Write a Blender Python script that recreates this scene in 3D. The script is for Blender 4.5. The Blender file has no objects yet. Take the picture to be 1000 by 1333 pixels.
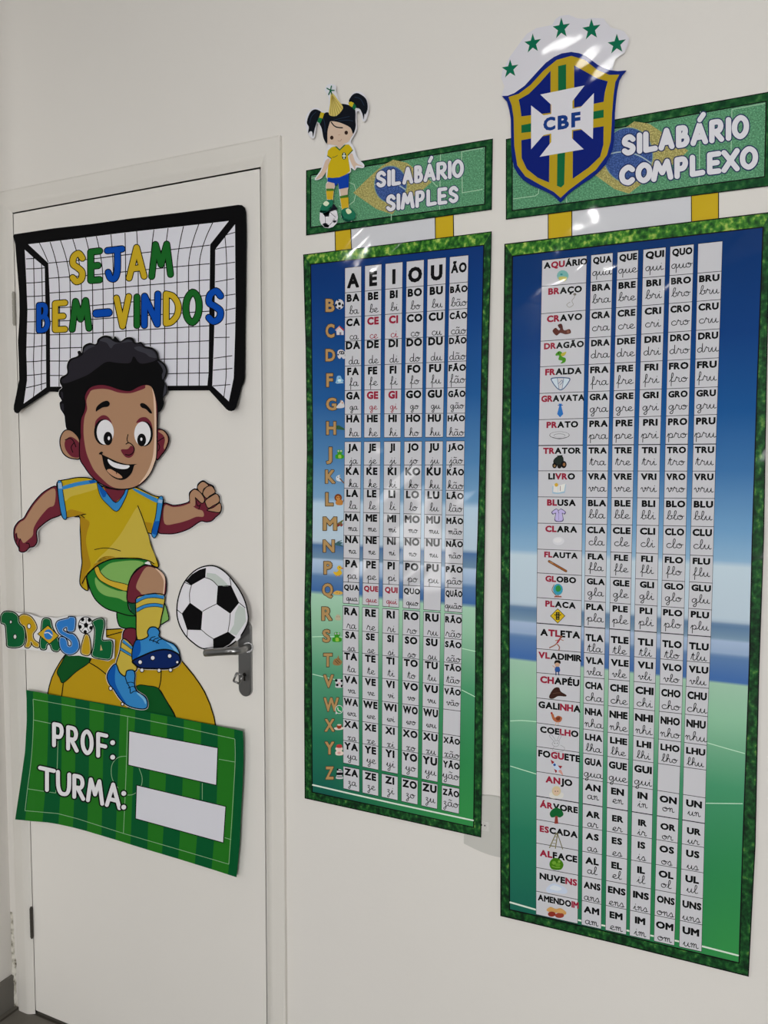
import bpy, bmesh, math, random
import numpy as np
from mathutils import Vector, Matrix
from mathutils.geometry import tessellate_polygon, delaunay_2d_cdt
random.seed(4)
SC = bpy.context.scene
COL = SC.collection

# ---------------------------------------------------------------- camera
F, DIST, CAMZ = 1050.0, 1.458, 1.482          # focal length in pixels of a 1000x1333 frame, distance to the wall, eye height
def _basis():
    a = Vector((-1680 - 500, 590 - 666.5, F))
    ex = (-a).normalized()
    vy = -(F * F + (-2180) * (-35)) / (590 - 666.5)
    dn = Vector((-35, vy, F)).normalized()
    n = ex.cross(dn)
    if n.z < 0: n = -n
    return ex, dn, n
EX, DN, NN = _basis()
CAM = Vector((0, -DIST, CAMZ))
def world_dir(v): return Vector((v.dot(EX), v.dot(NN), -v.dot(DN)))
cam_d = bpy.data.cameras.new('camera')
cam = bpy.data.objects.new('camera', cam_d); COL.objects.link(cam)
r_, u_, b_ = world_dir(Vector((1, 0, 0))), world_dir(Vector((0, -1, 0))), world_dir(Vector((0, 0, -1)))
cam.matrix_world = Matrix(((r_.x, u_.x, b_.x, CAM.x), (r_.y, u_.y, b_.y, CAM.y), (r_.z, u_.z, b_.z, CAM.z), (0, 0, 0, 1)))
cam_d.sensor_fit = 'VERTICAL'; cam_d.sensor_height = 36; cam_d.sensor_width = 27
cam_d.lens = F / 1333 * 36; cam_d.clip_start = .02
SC.camera = cam
def P(px, py, d=0.0):
    """point of the photograph's ray at distance d in front of the wall plane (y = 0)"""
    w = world_dir(Vector((px - 500, py - 666.5, F)))
    return CAM + w * ((DIST - d) / w.y)

# ---------------------------------------------------------------- light, world, exposure
SC.view_settings.view_transform = 'Standard'; SC.view_settings.look = 'None'
SC.view_settings.gamma = 1; SC.view_settings.use_curve_mapping = False
SC.view_settings.exposure = 0.03
WORLD_STRENGTH = .26
WINDOW_W = 14.5
LAMP_W = 110.0
LAMPS = [(-2.33, -3.15), (-1.43, -4.3), (-.6, -1.2), (-1.0, -3.7)]
LAMP_GAIN = (2.0, 2.2, .35, 1.5)
wd = bpy.data.worlds.new('world'); SC.world = wd; wd.use_nodes = True
wd.node_tree.nodes['Background'].inputs[0].default_value = (1, .998, .99, 1)
wd.node_tree.nodes['Background'].inputs[1].default_value = WORLD_STRENGTH

# ---------------------------------------------------------------- materials
def lin(c): return tuple(((v / 255) / 12.92 if v <= 10.3 else ((v / 255 + .055) / 1.055) ** 2.4) for v in c)
COAT = .34
GAIN = 1.42                                     # printed colour seen in the photograph -> reflectance
MATS = {}
def C(c, g=None):
    g = g if g is not None else GAIN if min(c) > 165 else GAIN * .84
    return tuple(min(.9, v * g) for v in lin(c)) + (1,)
def wave_bump(nt):
    """gentle buckling of the laminate: long slanting ridges over a broad swell"""
    geo = nt.nodes.new('ShaderNodeNewGeometry')
    m1 = nt.nodes.new('ShaderNodeMapping'); m1.inputs['Rotation'].default_value = (0, math.radians(38), 0)
    m2 = nt.nodes.new('ShaderNodeMapping'); m2.inputs['Scale'].default_value = (3.2, 1, 13)
    n1 = nt.nodes.new('ShaderNodeTexNoise'); n1.inputs['Scale'].default_value = 1; n1.inputs['Detail'].default_value = 1
    n2 = nt.nodes.new('ShaderNodeTexNoise'); n2.inputs['Scale'].default_value = 6; n2.inputs['Detail'].default_value = 1
    nt.links.new(geo.outputs['Position'], m1.inputs['Vector']); nt.links.new(m1.outputs[0], m2.inputs['Vector']); nt.links.new(m2.outputs[0], n1.inputs['Vector'])
    nt.links.new(geo.outputs['Position'], n2.inputs['Vector'])
    ad = nt.nodes.new('ShaderNodeMath'); ad.operation = 'ADD'; nt.links.new(n1.outputs[0], ad.inputs[0]); nt.links.new(n2.outputs[0], ad.inputs[1])
    bp = nt.nodes.new('ShaderNodeBump'); bp.inputs['Strength'].default_value = .24; bp.inputs['Distance'].default_value = .02
    nt.links.new(ad.outputs[0], bp.inputs['Height'])
    return bp
def mat(key, rgb, rough=.55, coat=0.0, metal=0.0, bump=None, spec=.3, gain=None):
    if key in MATS: return MATS[key]
    m = bpy.data.materials.new(key); m.use_nodes = True; nt = m.node_tree; b = nt.nodes['Principled BSDF']
    b.inputs['Base Color'].default_value = C(rgb, gain); b.inputs['Roughness'].default_value = rough
    b.inputs['Metallic'].default_value = metal; b.inputs['Specular IOR Level'].default_value = spec
    if coat: coat_on(nt, b, coat)
    MATS[key] = m; return m
def coat_on(nt, b, w):
    b.inputs['Coat Weight'].default_value = w; b.inputs['Coat Roughness'].default_value = .05
    nt.links.new(wave_bump(nt).outputs[0], b.inputs['Coat Normal'])
def K(r, g, b):                                  # matte printed card on the door
    return mat('card_%d_%d_%d' % (r, g, b), (r, g, b), .55, spec=.06)
def G(r, g, b):                                  # laminated glossy print on the wall
    return mat('laminate_%d_%d_%d' % (r, g, b), (r, g, b), .5, coat=COAT, spec=.04)
def nodes_mat(key, fn, coat=0.0, rough=.5, spec=.12):
    if key in MATS: return MATS[key]
    m = bpy.data.materials.new(key); m.use_nodes = True; nt = m.node_tree; b = nt.nodes['Principled BSDF']
    b.inputs['Roughness'].default_value = rough; b.inputs['Specular IOR Level'].default_value = spec
    geo = nt.nodes.new('ShaderNodeNewGeometry')
    fn(nt, b, geo)
    if coat: coat_on(nt, b, coat)
    MATS[key] = m; return m
def ramp(nt, stops, interp='LINEAR'):
    r = nt.nodes.new('ShaderNodeValToRGB'); e = r.color_ramp.elements; r.color_ramp.interpolation = interp
    while len(e) > 1: e.remove(e[-1])
    e[0].position, e[0].color = stops[0]
    for p, c in stops[1:]:
        x = e.new(p); x.color = c
    return r
def math_n(nt, op, a, b=None, clamp=False):
    n = nt.nodes.new('ShaderNodeMath'); n.operation = op; n.use_clamp = clamp
    for i, v in enumerate((a, b)):
        if v is None: continue
        if isinstance(v, (int, float)): n.inputs[i].default_value = v
        else: nt.links.new(v, n.inputs[i])
    return n.outputs[0]
def mixc(nt, f, a, b):
    n = nt.nodes.new('ShaderNodeMix'); n.data_type = 'RGBA'
    for s, v in ((0, f), (6, a), (7, b)):
        if isinstance(v, (int, float)): n.inputs[s].default_value = v
        elif isinstance(v, tuple): n.inputs[s].default_value = v
        else: nt.links.new(v, n.inputs[s])
    return n.outputs[2]
def noise(nt, geo, scale, detail=3, stretch=None):
    nz = nt.nodes.new('ShaderNodeTexNoise'); nz.inputs['Scale'].default_value = scale; nz.inputs['Detail'].default_value = detail
    src = geo.outputs['Position']
    if stretch:
        mp = nt.nodes.new('ShaderNodeMapping'); mp.inputs['Scale'].default_value = stretch
        nt.links.new(src, mp.inputs['Vector']); src = mp.outputs[0]
    nt.links.new(src, nz.inputs['Vector']); return nz.outputs[0]
def plaster_fn(rgb, scale=60, strength=.06, stain=.05):
    def fn(nt, b, geo):
        n1 = noise(nt, geo, 1.7, 4)
        base = C(rgb); dark = tuple(v * (1 - stain * 2) for v in base[:3]) + (1,)
        r = ramp(nt, [(.35, dark), (.65, base)]); nt.links.new(n1, r.inputs[0]); nt.links.new(r.outputs[0], b.inputs['Base Color'])
        bp = nt.nodes.new('ShaderNodeBump'); bp.inputs['Strength'].default_value = strength; bp.inputs['Distance'].default_value = .004
        nt.links.new(noise(nt, geo, scale, 5), bp.inputs['Height']); nt.links.new(bp.outputs[0], b.inputs['Normal'])
    return fn
WALL_M = nodes_mat('wall_paint', plaster_fn((202, 199, 194.5), 45, .10, .012), rough=.7)
DOOR_M = nodes_mat('door_paint', plaster_fn((203, 200, 195.5), 22, .05, .012), rough=.38)
TRIM_M = nodes_mat('casing_paint', plaster_fn((199, 196, 190.5), 30, .10, .02), rough=.5)
STEEL = mat('brushed_steel', (150, 150, 150), .28, metal=1.0, gain=1.0)
DSTEEL = mat('worn_hinge_steel', (90, 86, 80), .5, metal=.8, gain=1.0)
DARK = mat('gap_and_hole_shade', (28, 26, 24), .8, gain=1.0)  # dark colour stands in for the shade in the door gap and holes
def grass_fn(light):
    def fn(nt, b, geo):
        n = noise(nt, geo, 130, 4, (1, 1, .8)); n2 = noise(nt, geo, 28, 2)
        s = math_n(nt, 'ADD', math_n(nt, 'MULTIPLY', n, .72), math_n(nt, 'MULTIPLY', n2, .28))
        if light:
            st = [(.36, C((14, 62, 20))), (.46, C((38, 100, 30))), (.54, C((72, 135, 42))), (.62, C((150, 180, 78))), (.7, C((178, 198, 105)))]
        else:
            st = [(.38, C((5, 36, 18))), (.5, C((14, 64, 28))), (.6, C((32, 94, 40))), (.69, C((92, 136, 62))), (.76, C((130, 164, 80)))]
        r = ramp(nt, st); nt.links.new(s, r.inputs[0]); nt.links.new(r.outputs[0], b.inputs['Base Color'])
    return fn
GRASS_L = nodes_mat('printed_grass_bright', grass_fn(True), coat=COAT)
GRASS_D = nodes_mat('printed_grass_deep', grass_fn(False), coat=COAT)
def turf_fn(nt, b, geo):
    r = ramp(nt, [(.35, C((14, 56, 34))), (.5, C((24, 78, 40))), (.62, C((44, 98, 52))), (.72, C((70, 120, 66)))]); nt.links.new(noise(nt, geo, 90, 4), r.inputs[0]); nt.links.new(r.outputs[0], b.inputs['Base Color'])
GRASS_H = nodes_mat('printed_turf_header', turf_fn, coat=COAT, spec=.03)
def glitter(key, rgb, amt=.5):
    def fn(nt, b, geo):
        n = noise(nt, geo, 420, 2); base = C(rgb)
        lo = tuple(v * (1 - amt * .55) for v in base[:3]) + (1,); hi = tuple(min(.9, v * (1 + amt) + .03) for v in base[:3]) + (1,)
        r = ramp(nt, [(.36, lo), (.5, base), (.66, hi)]); nt.links.new(n, r.inputs[0]); nt.links.new(r.outputs[0], b.inputs['Base Color'])
    return nodes_mat(key, fn, coat=COAT, spec=.03)
GL_GREEN, GL_YEL, GL_BLUE = glitter('glitter_green', (86, 142, 106)), glitter('glitter_gold', (160, 152, 92)), glitter('glitter_blue', (56, 82, 140))
def stadium(key, x, stops, xr):
    zs = [(P(x, y).z, c) for y, c in stops]; z0, z1 = zs[-1][0], zs[0][0]
    def fn(nt, b, geo):
        sp = nt.nodes.new('ShaderNodeSeparateXYZ'); nt.links.new(geo.outputs['Position'], sp.inputs[0])
        t = math_n(nt, 'DIVIDE', math_n(nt, 'SUBTRACT', z1, sp.outputs[2]), z1 - z0, True)
        r = ramp(nt, [((z1 - z) / (z1 - z0), C(c)) for z, c in zs]); nt.links.new(t, r.inputs[0])
        fx = math_n(nt, 'DIVIDE', math_n(nt, 'SUBTRACT', sp.outputs[0], xr[0]), xr[1] - xr[0], True)
        fz = math_n(nt, 'MULTIPLY', math_n(nt, 'SUBTRACT', t, .66, True), 3.2, True)
        f = math_n(nt, 'MULTIPLY', fx, fz)
        nt.links.new(mixc(nt, f, r.outputs[0], C((52, 140, 74))), b.inputs['Base Color'])
    return nodes_mat(key, fn, coat=COAT, spec=.03)
STAD1 = stadium('stadium_print_simple', 415, [(340, (13, 50, 112)), (430, (20, 66, 130)), (520, (36, 90, 150)), (600, (82, 132, 180)), (648, (122, 163, 198)),
    (655, (168, 190, 208)), (704, (170, 188, 202)), (709, (80, 115, 160)), (726, (112, 142, 168)), (728, (166, 186, 214)), (744, (150, 175, 205)),
    (748, (92, 128, 172)), (770, (60, 102, 162)), (771.5, (165, 205, 180)), (800, (150, 196, 165)), (870, (86, 155, 120)), (960, (40, 118, 90)), (1030, (25, 92, 78))],
    (P(430, 900).x, P(600, 900).x))
STAD2 = stadium('stadium_print_complex', 680, [(325, (13, 50, 105)), (450, (16, 62, 125)), (540, (26, 84, 146)), (610, (62, 114, 168)), (680, (112, 158, 198)), (715, (140, 178, 208)),
    (722, (178, 195, 206)), (785, (172, 188, 200)), (790, (92, 124, 160)), (806, (120, 148, 172)), (808, (165, 185, 212)), (823, (150, 172, 202)), (827, (95, 128, 172)), (856, (66, 106, 168)), (859, (158, 196, 172)),
    (900, (140, 190, 158)), (980, (78, 150, 118)), (1080, (40, 120, 92)), (1185, (28, 98, 82))], (P(700, 1000).x, P(950, 1000).x))
DARK_INK = {'card_10_10_12', 'laminate_14_14_17', 'laminate_40_42_50', 'laminate_30_32_40', 'laminate_50_52_62'}
WHITE, BLACK = K(206, 205, 212), K(10, 10, 12)
GWHITE, GBLACK, GRED = G(184, 184, 189), G(14, 14, 17), G(150, 34, 58)

# ---------------------------------------------------------------- objects
def tag(o, label=None, cat=None, group=None, kind=None):
    for k, v in (('label', label), ('category', cat), ('group', group), ('kind', kind)):
        if v: o[k] = v
    return o
def empty(name, loc, label=None, cat=None, group=None, kind=None):
    o = bpy.data.objects.new(name, None); COL.objects.link(o); o.location = loc; o.empty_display_size = .05
    return tag(o, label, cat, group, kind)
def obj(name, me, parent=None, origin=None):
    o = bpy.data.objects.new(name, me); COL.objects.link(o)
    if parent is not None: o.parent = parent
    return o
def world_of(o):
    v = Vector((0, 0, 0))
    while o is not None: v += Vector(o.location); o = o.parent
    return v
def from_bm(name, bm, m, parent=None, smooth=False):
    off = world_of(parent) if parent else Vector((0, 0, 0))
    bmesh.ops.translate(bm, verts=bm.verts, vec=-off)
    bmesh.ops.recalc_face_normals(bm, faces=bm.faces)
    me = bpy.data.meshes.new(name); bm.to_mesh(me); bm.free(); me.materials.append(m)
    if smooth:
        for p in me.polygons: p.use_smooth = True
    return obj(name, me, parent)
def box_bm(x0, x1, y0, y1, z0, z1, bev=0, seg=2, bm=None):
    own = bm is None
    bm = bm or bmesh.new()
    g = bmesh.ops.create_cube(bm, size=1)
    for v in g['verts']: v.co = Vector(((x0 + x1) / 2 + v.co.x * (x1 - x0), (y0 + y1) / 2 + v.co.y * (y1 - y0), (z0 + z1) / 2 + v.co.z * (z1 - z0)))
    if bev and own: bmesh.ops.bevel(bm, geom=bm.edges[:], offset=bev, segments=seg, affect='EDGES', profile=.5)
    return bm
def tube_bm(pts, r, n=14, bm=None):
    bm = bm or bmesh.new(); rings = []
    for i, p in enumerate(pts):
        t = (pts[min(i + 1, len(pts) - 1)] - pts[max(i - 1, 0)]).normalized()
        a = t.orthogonal() if i == 0 else (prev - t * prev.dot(t))
        a.normalize(); prev = a; c = t.cross(a)
        rr = r[i] if isinstance(r, (list, tuple)) else r
        rings.append([bm.verts.new(p + (a * math.cos(k * 2 * math.pi / n) + c * math.sin(k * 2 * math.pi / n)) * rr) for k in range(n)])
    for a, b in zip(rings, rings[1:]):
        for k in range(n): bm.faces.new((a[k], a[(k + 1) % n], b[(k + 1) % n], b[k]))
    bm.faces.new(rings[0][::-1]); bm.faces.new(rings[-1])
    return bm

# ---------------------------------------------------------------- printed sheets: flat art laid on a sheet of card or laminate
EPS = .00005
FR = (0, 0, 1)
def fr(x, y, s=6.25):
    global FR; FR = (x, y, s)
def pts(s):
    if not isinstance(s, str): return list(s)
    out = []
    for t in s.split():
        a, b = t.split(','); out.append((FR[0] + float(a) / FR[2], FR[1] + float(b) / FR[2]))
    return out
def curve(p, closed, n=4):
    m = len(p)
    if m < 3: return p
    out = []
    for i in range(m if closed else m - 1):
        p1, p2 = p[i], p[(i + 1) % m]
        p0 = p[i - 1] if (closed or i > 0) else p1
        p3 = p[(i + 2) % m] if (closed or i + 2 < m) else p2
        for k in range(n):
            t = k / n; t2, t3 = t * t, t * t * t
            out.append(tuple(.5 * (2 * p1[j] + (p2[j] - p0[j]) * t + (2 * p0[j] - 5 * p1[j] + 4 * p2[j] - p3[j]) * t2 + (3 * p1[j] - p0[j] - 3 * p2[j] + p3[j]) * t3) for j in (0, 1)))
    if not closed: out.append(p[-1])
    return out
def ellipse(cx, cy, rx, ry, n=20, a0=0):
    q = [(cx + rx * math.cos(a0 + i * 2 * math.pi / n), cy + ry * math.sin(a0 + i * 2 * math.pi / n)) for i in range(n)]
    return [(FR[0] + x / FR[2], FR[1] + y / FR[2]) for x, y in q]
def area(p): return sum(p[i - 1][0] * p[i][1] - p[i][0] * p[i - 1][1] for i in range(len(p))) / 2
def offset(p, d):
    s = 1 if area(p) > 0 else -1; n = len(p); out = []
    for i in range(n):
        a, b, c = Vector(p[i - 1]), Vector(p[i]), Vector(p[(i + 1) % n])
        e1, e2 = (b - a), (c - b)
        if e1.length < 1e-6 or e2.length < 1e-6: out.append(p[i]); continue
        n1, n2 = Vector((e1.y, -e1.x)).normalized(), Vector((e2.y, -e2.x)).normalized()
        m = n1 + n2
        if m.length < .3: m = n1
        m = m / max(m.length_squared / 2, .6)
        out.append((b.x + m.x * d * s, b.y + m.y * d * s))
    return out
def union(tris, k=1.0):
    """one flat triangulation of overlapping triangles"""
    ix, vs, fs, src = {}, [], [], []
    for t in tris:
        if abs(area(t)) * k * k < 1e-7: continue
        f = []
        for q in t:
            q = (round(q[0] * k, 4), round(q[1] * k, 4))
            if q not in ix: ix[q] = len(vs); vs.append(Vector(q))
            f.append(ix[q])
        if len(set(f)) == 3: fs.append(f); src.append([vs[i] for i in f])
    if not fs: return []
    v, e, f, *_ = delaunay_2d_cdt(vs, [], fs, 0, 1e-5)
    if not f: return tris
    V = np.array([tuple(q) for q in v]); Fi = np.array([tuple(t) for t in f]); S = np.array([[tuple(q) for q in t] for t in src])
    c = V[Fi].mean(1)
    keep = np.zeros(len(c), bool)
    for A0, B0, C0 in S:
        d = (B0[0] - A0[0]) * (C0[1] - A0[1]) - (B0[1] - A0[1]) * (C0[0] - A0[0])
        if abs(d) < 1e-12: continue
        u = ((c[:, 0] - A0[0]) * (C0[1] - A0[1]) - (c[:, 1] - A0[1]) * (C0[0] - A0[0])) / d
        w = ((B0[0] - A0[0]) * (c[:, 1] - A0[1]) - (B0[1] - A0[1]) * (c[:, 0] - A0[0])) / d
        keep |= (u > -1e-7) & (w > -1e-7) & (u + w < 1 + 1e-7)
    V = V / k
    return [tuple(tuple(V[i].tolist()) for i in t) for t, o in zip(Fi, keep) if o]
class Art:
    """collects the printed shapes of one sheet; every part becomes one mesh under the thing"""
    def __init__(self, root, base, lift=()):
        """lift: (axis, function, cut positions) terms; each is made linear between its cuts so every layer bends alike"""
        self.root, self.base, self.n = root, base, 0
        self.lift = [(ax, list(cs), [f(c) for c in cs]) for ax, f, cs in lift]
        self.T = {}; self.S = []; self.overlap = set()
    def raised(self, q):
        d = 0
        for ax, cs, vs in self.lift:
            v = q[ax]
            if v <= cs[0]: d += vs[0]
            elif v >= cs[-1]: d += vs[-1]
            else:
                for i in range(len(cs) - 1):
                    if v <= cs[i + 1]: d += vs[i] + (vs[i + 1] - vs[i]) * (v - cs[i]) / (cs[i + 1] - cs[i]); break
        return d
    def up(self, k=1): self.n += k
    def tri(self, a, b, c, m, lay=None): self.T.setdefault(m, []).append((a, b, c, self.n if lay is None else lay))
    def fill(self, p, m, smooth=False, holes=(), step=True):
        p = pts(p)
        if smooth: p = curve(p, True)
        hs = [pts(h) for h in holes]
        loops = [[Vector((x, y, 0)) for x, y in l] for l in [p] + hs]
        flat = [q for l in [p] + hs for q in l]
        if step: self.n += 1
        for t in tessellate_polygon(loops): self.tri(flat[t[0]], flat[t[1]], flat[t[2]], m)
        return p
    def line(self, p, w, m, closed=False, smooth=True, step=True, caps=True):
        p = pts(p)
        if smooth and len(p) > 2: p = curve(p, closed)
        if step: self.n += 1
        if m.name not in DARK_INK: self.overlap.add(m.name)
        h = w / 2; n = len(p); L = []; R = []
        if not smooth and smooth is not None and w > 1.5:
            for i in range(n if closed else n - 1):
                a, b = Vector(p[i]), Vector(p[(i + 1) % n]); d = b - a
                if d.length < 1e-6: continue
                nn = Vector((-d.y, d.x)).normalized() * h
                q = [tuple(a + nn), tuple(b + nn), tuple(b - nn), tuple(a - nn)]
                self.tri(q[0], q[1], q[2], m); self.tri(q[0], q[2], q[3], m)
            for q in p: self.dot(q, h, m, 14)
            return
        for i in range(n):
            a = p[i - 1] if (closed or i > 0) else p[i]
            c = p[(i + 1) % n] if (closed or i < n - 1) else p[i]
            b = p[i]
            d1 = Vector((b[0] - a[0], b[1] - a[1])); d2 = Vector((c[0] - b[0], c[1] - b[1]))
            d1 = d1.normalized() if d1.length > 1e-9 else d2.normalized(); d2 = d2.normalized() if d2.length > 1e-9 else d1
            t = d1 + d2
            t = t.normalized() if t.length > .2 else d1
            k = 1 / max(.55, abs(t.dot(d1)))
            nn = Vector((-t.y, t.x)) * h * k
            L.append((b[0] + nn.x, b[1] + nn.y)); R.append((b[0] - nn.x, b[1] - nn.y))
        for i in range(n if closed else n - 1):
            j = (i + 1) % n
            self.tri(L[i], L[j], R[j], m); self.tri(L[i], R[j], R[i], m)
        if caps and not closed: self.dot(p[0], h, m); self.dot(p[-1], h, m)
    def dot(self, c, r, m, n=10):
        q = [(c[0] + r * math.cos(i * 2 * math.pi / n), c[1] + r * math.sin(i * 2 * math.pi / n)) for i in range(n)]
        for i in range(1, n - 1): self.tri(q[0], q[i], q[i + 1], m)
    def shape(self, p, m, w, ink, smooth=True):
        q = self.fill(p, m, smooth); self._edge(q, w, ink)
        return q
    def _edge(self, q, w, ink):
        self.n += 1
        n = len(q); a = offset(q, w / 2); b = offset(q, -w / 2)
        for i in range(n):
            j = (i + 1) % n
            self.tri(a[i], a[j], b[j], ink); self.tri(a[i], b[j], b[i], ink)
    def sheet(self, p, m, th, smooth=False, grow=0, edge=None):
        """the card itself: front face plus its cut edge of real thickness"""
        p = pts(p)
        if smooth: p = curve(p, True)
        if grow: p = offset(p, grow)
        self.fill(p, m, step=False)
        self.S.append((p, edge or m, th))
        return p
    def pos(self, q, lay, back=0.0):
        d = self.base + self.raised(q) + lay * EPS - back
        return P(q[0], q[1], max(d, .0002))
    def part(self, name, parent=None, label=None, raise_=0):
        parent = parent or self.root
        me = bpy.data.meshes.new(name); V = []; Fc = []; MI = []; ms = []
        off = world_of(parent)
        idx = {}
        def vert(q, lay, back=0.0):
            k = (round(q[0], 3), round(q[1], 3), lay, back)
            if k not in idx:
                idx[k] = len(V); V.append(self.pos(q, lay, back) - off)
            return idx[k]
        for m, ts in self.T.items():
            mi = len(ms); ms.append(m)
            lays = {}
            for a, b, c, lay in ts: lays.setdefault(lay, []).append((a, b, c))
            for lay, tt in lays.items():
                if m.name in self.overlap and len(tt) < 1500: tt = union(tt)
                for t0 in tt:
                    for tri in (self.split(t0) if self.lift else (t0,)):
                        ar = area(tri)
                        if abs(ar) < 1e-5: continue
                        if ar > 0: tri = (tri[0], tri[2], tri[1])
                        f = [vert(q, lay) for q in tri]
                        if len(set(f)) == 3: Fc.append(f); MI.append(mi)
        for p, m, th in self.S:
            if m not in ms: ms.append(m)
            mi = ms.index(m); n = len(p)
            if self.lift: p = self.splitloop(p); n = len(p)
            for i in range(n):
                a, b = p[i], p[(i + 1) % n]
                Fc.append([vert(a, 0), vert(b, 0), vert(b, 0, th), vert(a, 0, th)]); MI.append(mi)
        me.from_pydata([v[:] for v in V], [], Fc); me.update()
        for m in ms: me.materials.append(m)
        me.polygons.foreach_set('material_index', MI)
        o = obj(name, me, parent)
        if label: o['label'] = label
        self.T = {}; self.S = []
        return o
    def splitloop(self, p):
        for ax, vals, _ in self.lift:
            out = []
            for i in range(len(p)):
                a, b = p[i], p[(i + 1) % len(p)]; out.append(a)
                cs = [(v - a[ax]) / (b[ax] - a[ax]) for v in vals if min(a[ax], b[ax]) < v < max(a[ax], b[ax])]
                for t in sorted(cs): out.append((a[0] + (b[0] - a[0]) * t, a[1] + (b[1] - a[1]) * t))
            p = out
        return p
    def split(self, tri):
        polys = [list(tri)]
        for ax, vals, _ in self.lift:
            for v in vals:
                nxt = []
                for p in polys:
                    lo, hi = min(q[ax] for q in p), max(q[ax] for q in p)
                    if not (lo < v - 1e-6 and hi > v + 1e-6): nxt.append(p); continue
                    A, B = [], []
                    for i in range(len(p)):
                        a, b = p[i], p[(i + 1) % len(p)]
                        if a[ax] <= v: A.append(a)
                        if a[ax] >= v: B.append(a)
                        if (a[ax] - v) * (b[ax] - v) < 0:
                            t = (v - a[ax]) / (b[ax] - a[ax]); c = (a[0] + (b[0] - a[0]) * t, a[1] + (b[1] - a[1]) * t); A.append(c); B.append(c)
                    nxt += [A, B]
                polys = nxt
        out = []
        for p in polys:
            for i in range(1, len(p) - 1): out.append((p[0], p[i], p[i + 1]))
        return out

# ---------------------------------------------------------------- lettering
_tc = bpy.data.curves.new('glyph', 'FONT'); _tc.size = 1; _tc.resolution_u = 3; _tc.fill_mode = 'FRONT'
_to = bpy.data.objects.new('glyph', _tc); COL.objects.link(_to)
GL = {}
def glyph(ch, bold=.05):
    """letter outline one unit high, thickened by bold on every side; merged into one clean flat mesh"""
    k = (ch, bold)
    if k not in GL:
        _tc.body = ch
        bpy.context.view_layer.update()
        ev = _to.evaluated_get(bpy.context.evaluated_depsgraph_get()); me = ev.to_mesh()
        v = [(x.co.x / .70, x.co.y / .70) for x in me.vertices]; f = [tuple(p.vertices) for p in me.polygons]
        ev.to_mesh_clear()
        cnt = {}
        for p in f:
            for i in range(len(p)):
                e = (min(p[i - 1], p[i]), max(p[i - 1], p[i])); cnt[e] = cnt.get(e, 0) + 1
        T = [(v[p[0]], v[p[i]], v[p[i + 1]]) for p in f for i in range(1, len(p) - 1)]
        if bold:
            rim = [e for e, n in cnt.items() if n == 1]
            for i, j in rim:
                a, b = Vector(v[i]), Vector(v[j]); d = (b - a)
                if d.length < 1e-6: continue
                d.normalize(); n = Vector((-d.y, d.x)) * bold; x = d * bold * .8 if (b - a).length > .12 else d * 0
                q = [tuple(a + n - x), tuple(b + n + x), tuple(b - n + x), tuple(a - n - x)]
                T += [(q[0], q[1], q[2]), (q[0], q[2], q[3])]
                if not x.length:
                    for c in (a, b):
                        o = [(c.x + bold * math.cos(k * math.pi / 4 + .3), c.y + bold * math.sin(k * math.pi / 4 + .3)) for k in range(8)]
                        T += [(o[0], o[k], o[k + 1]) for k in range(1, 7)]
        T = union(T, 50)
        ix = {}; V = []; Fs = []
        for t in T:
            g = []
            for q in t:
                if q not in ix: ix[q] = len(V); V.append(q)
                g.append(ix[q])
            Fs.append(tuple(g))
        x0 = min(a for a, _ in V); x1 = max(a for a, _ in V)
        GL[k] = ([(a - x0, b) for a, b in V], Fs, x1 - x0)
    return GL[k]
def caps_width(s, gap=.09, bold=.05): return sum(glyph(c, bold)[2] for c in s) + gap * (len(s) - 1)
def caps(art, s, to_px, x, y, h, sx, runs, gap=.09, bold=.05):
    """upper-case text; to_px maps local (x right, y up) to the photograph; runs gives each letter's ink"""
    for c, m in zip(s, runs):
        v, f, w = glyph(c, bold)
        q = [to_px(x + a * h * sx, y + b * h) for a, b in v]
        for p in f:
            for i in range(1, len(p) - 1): art.tri(q[p[0]], q[p[i]], q[p[i + 1]], m)
        x += (w + gap) * h * sx
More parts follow.
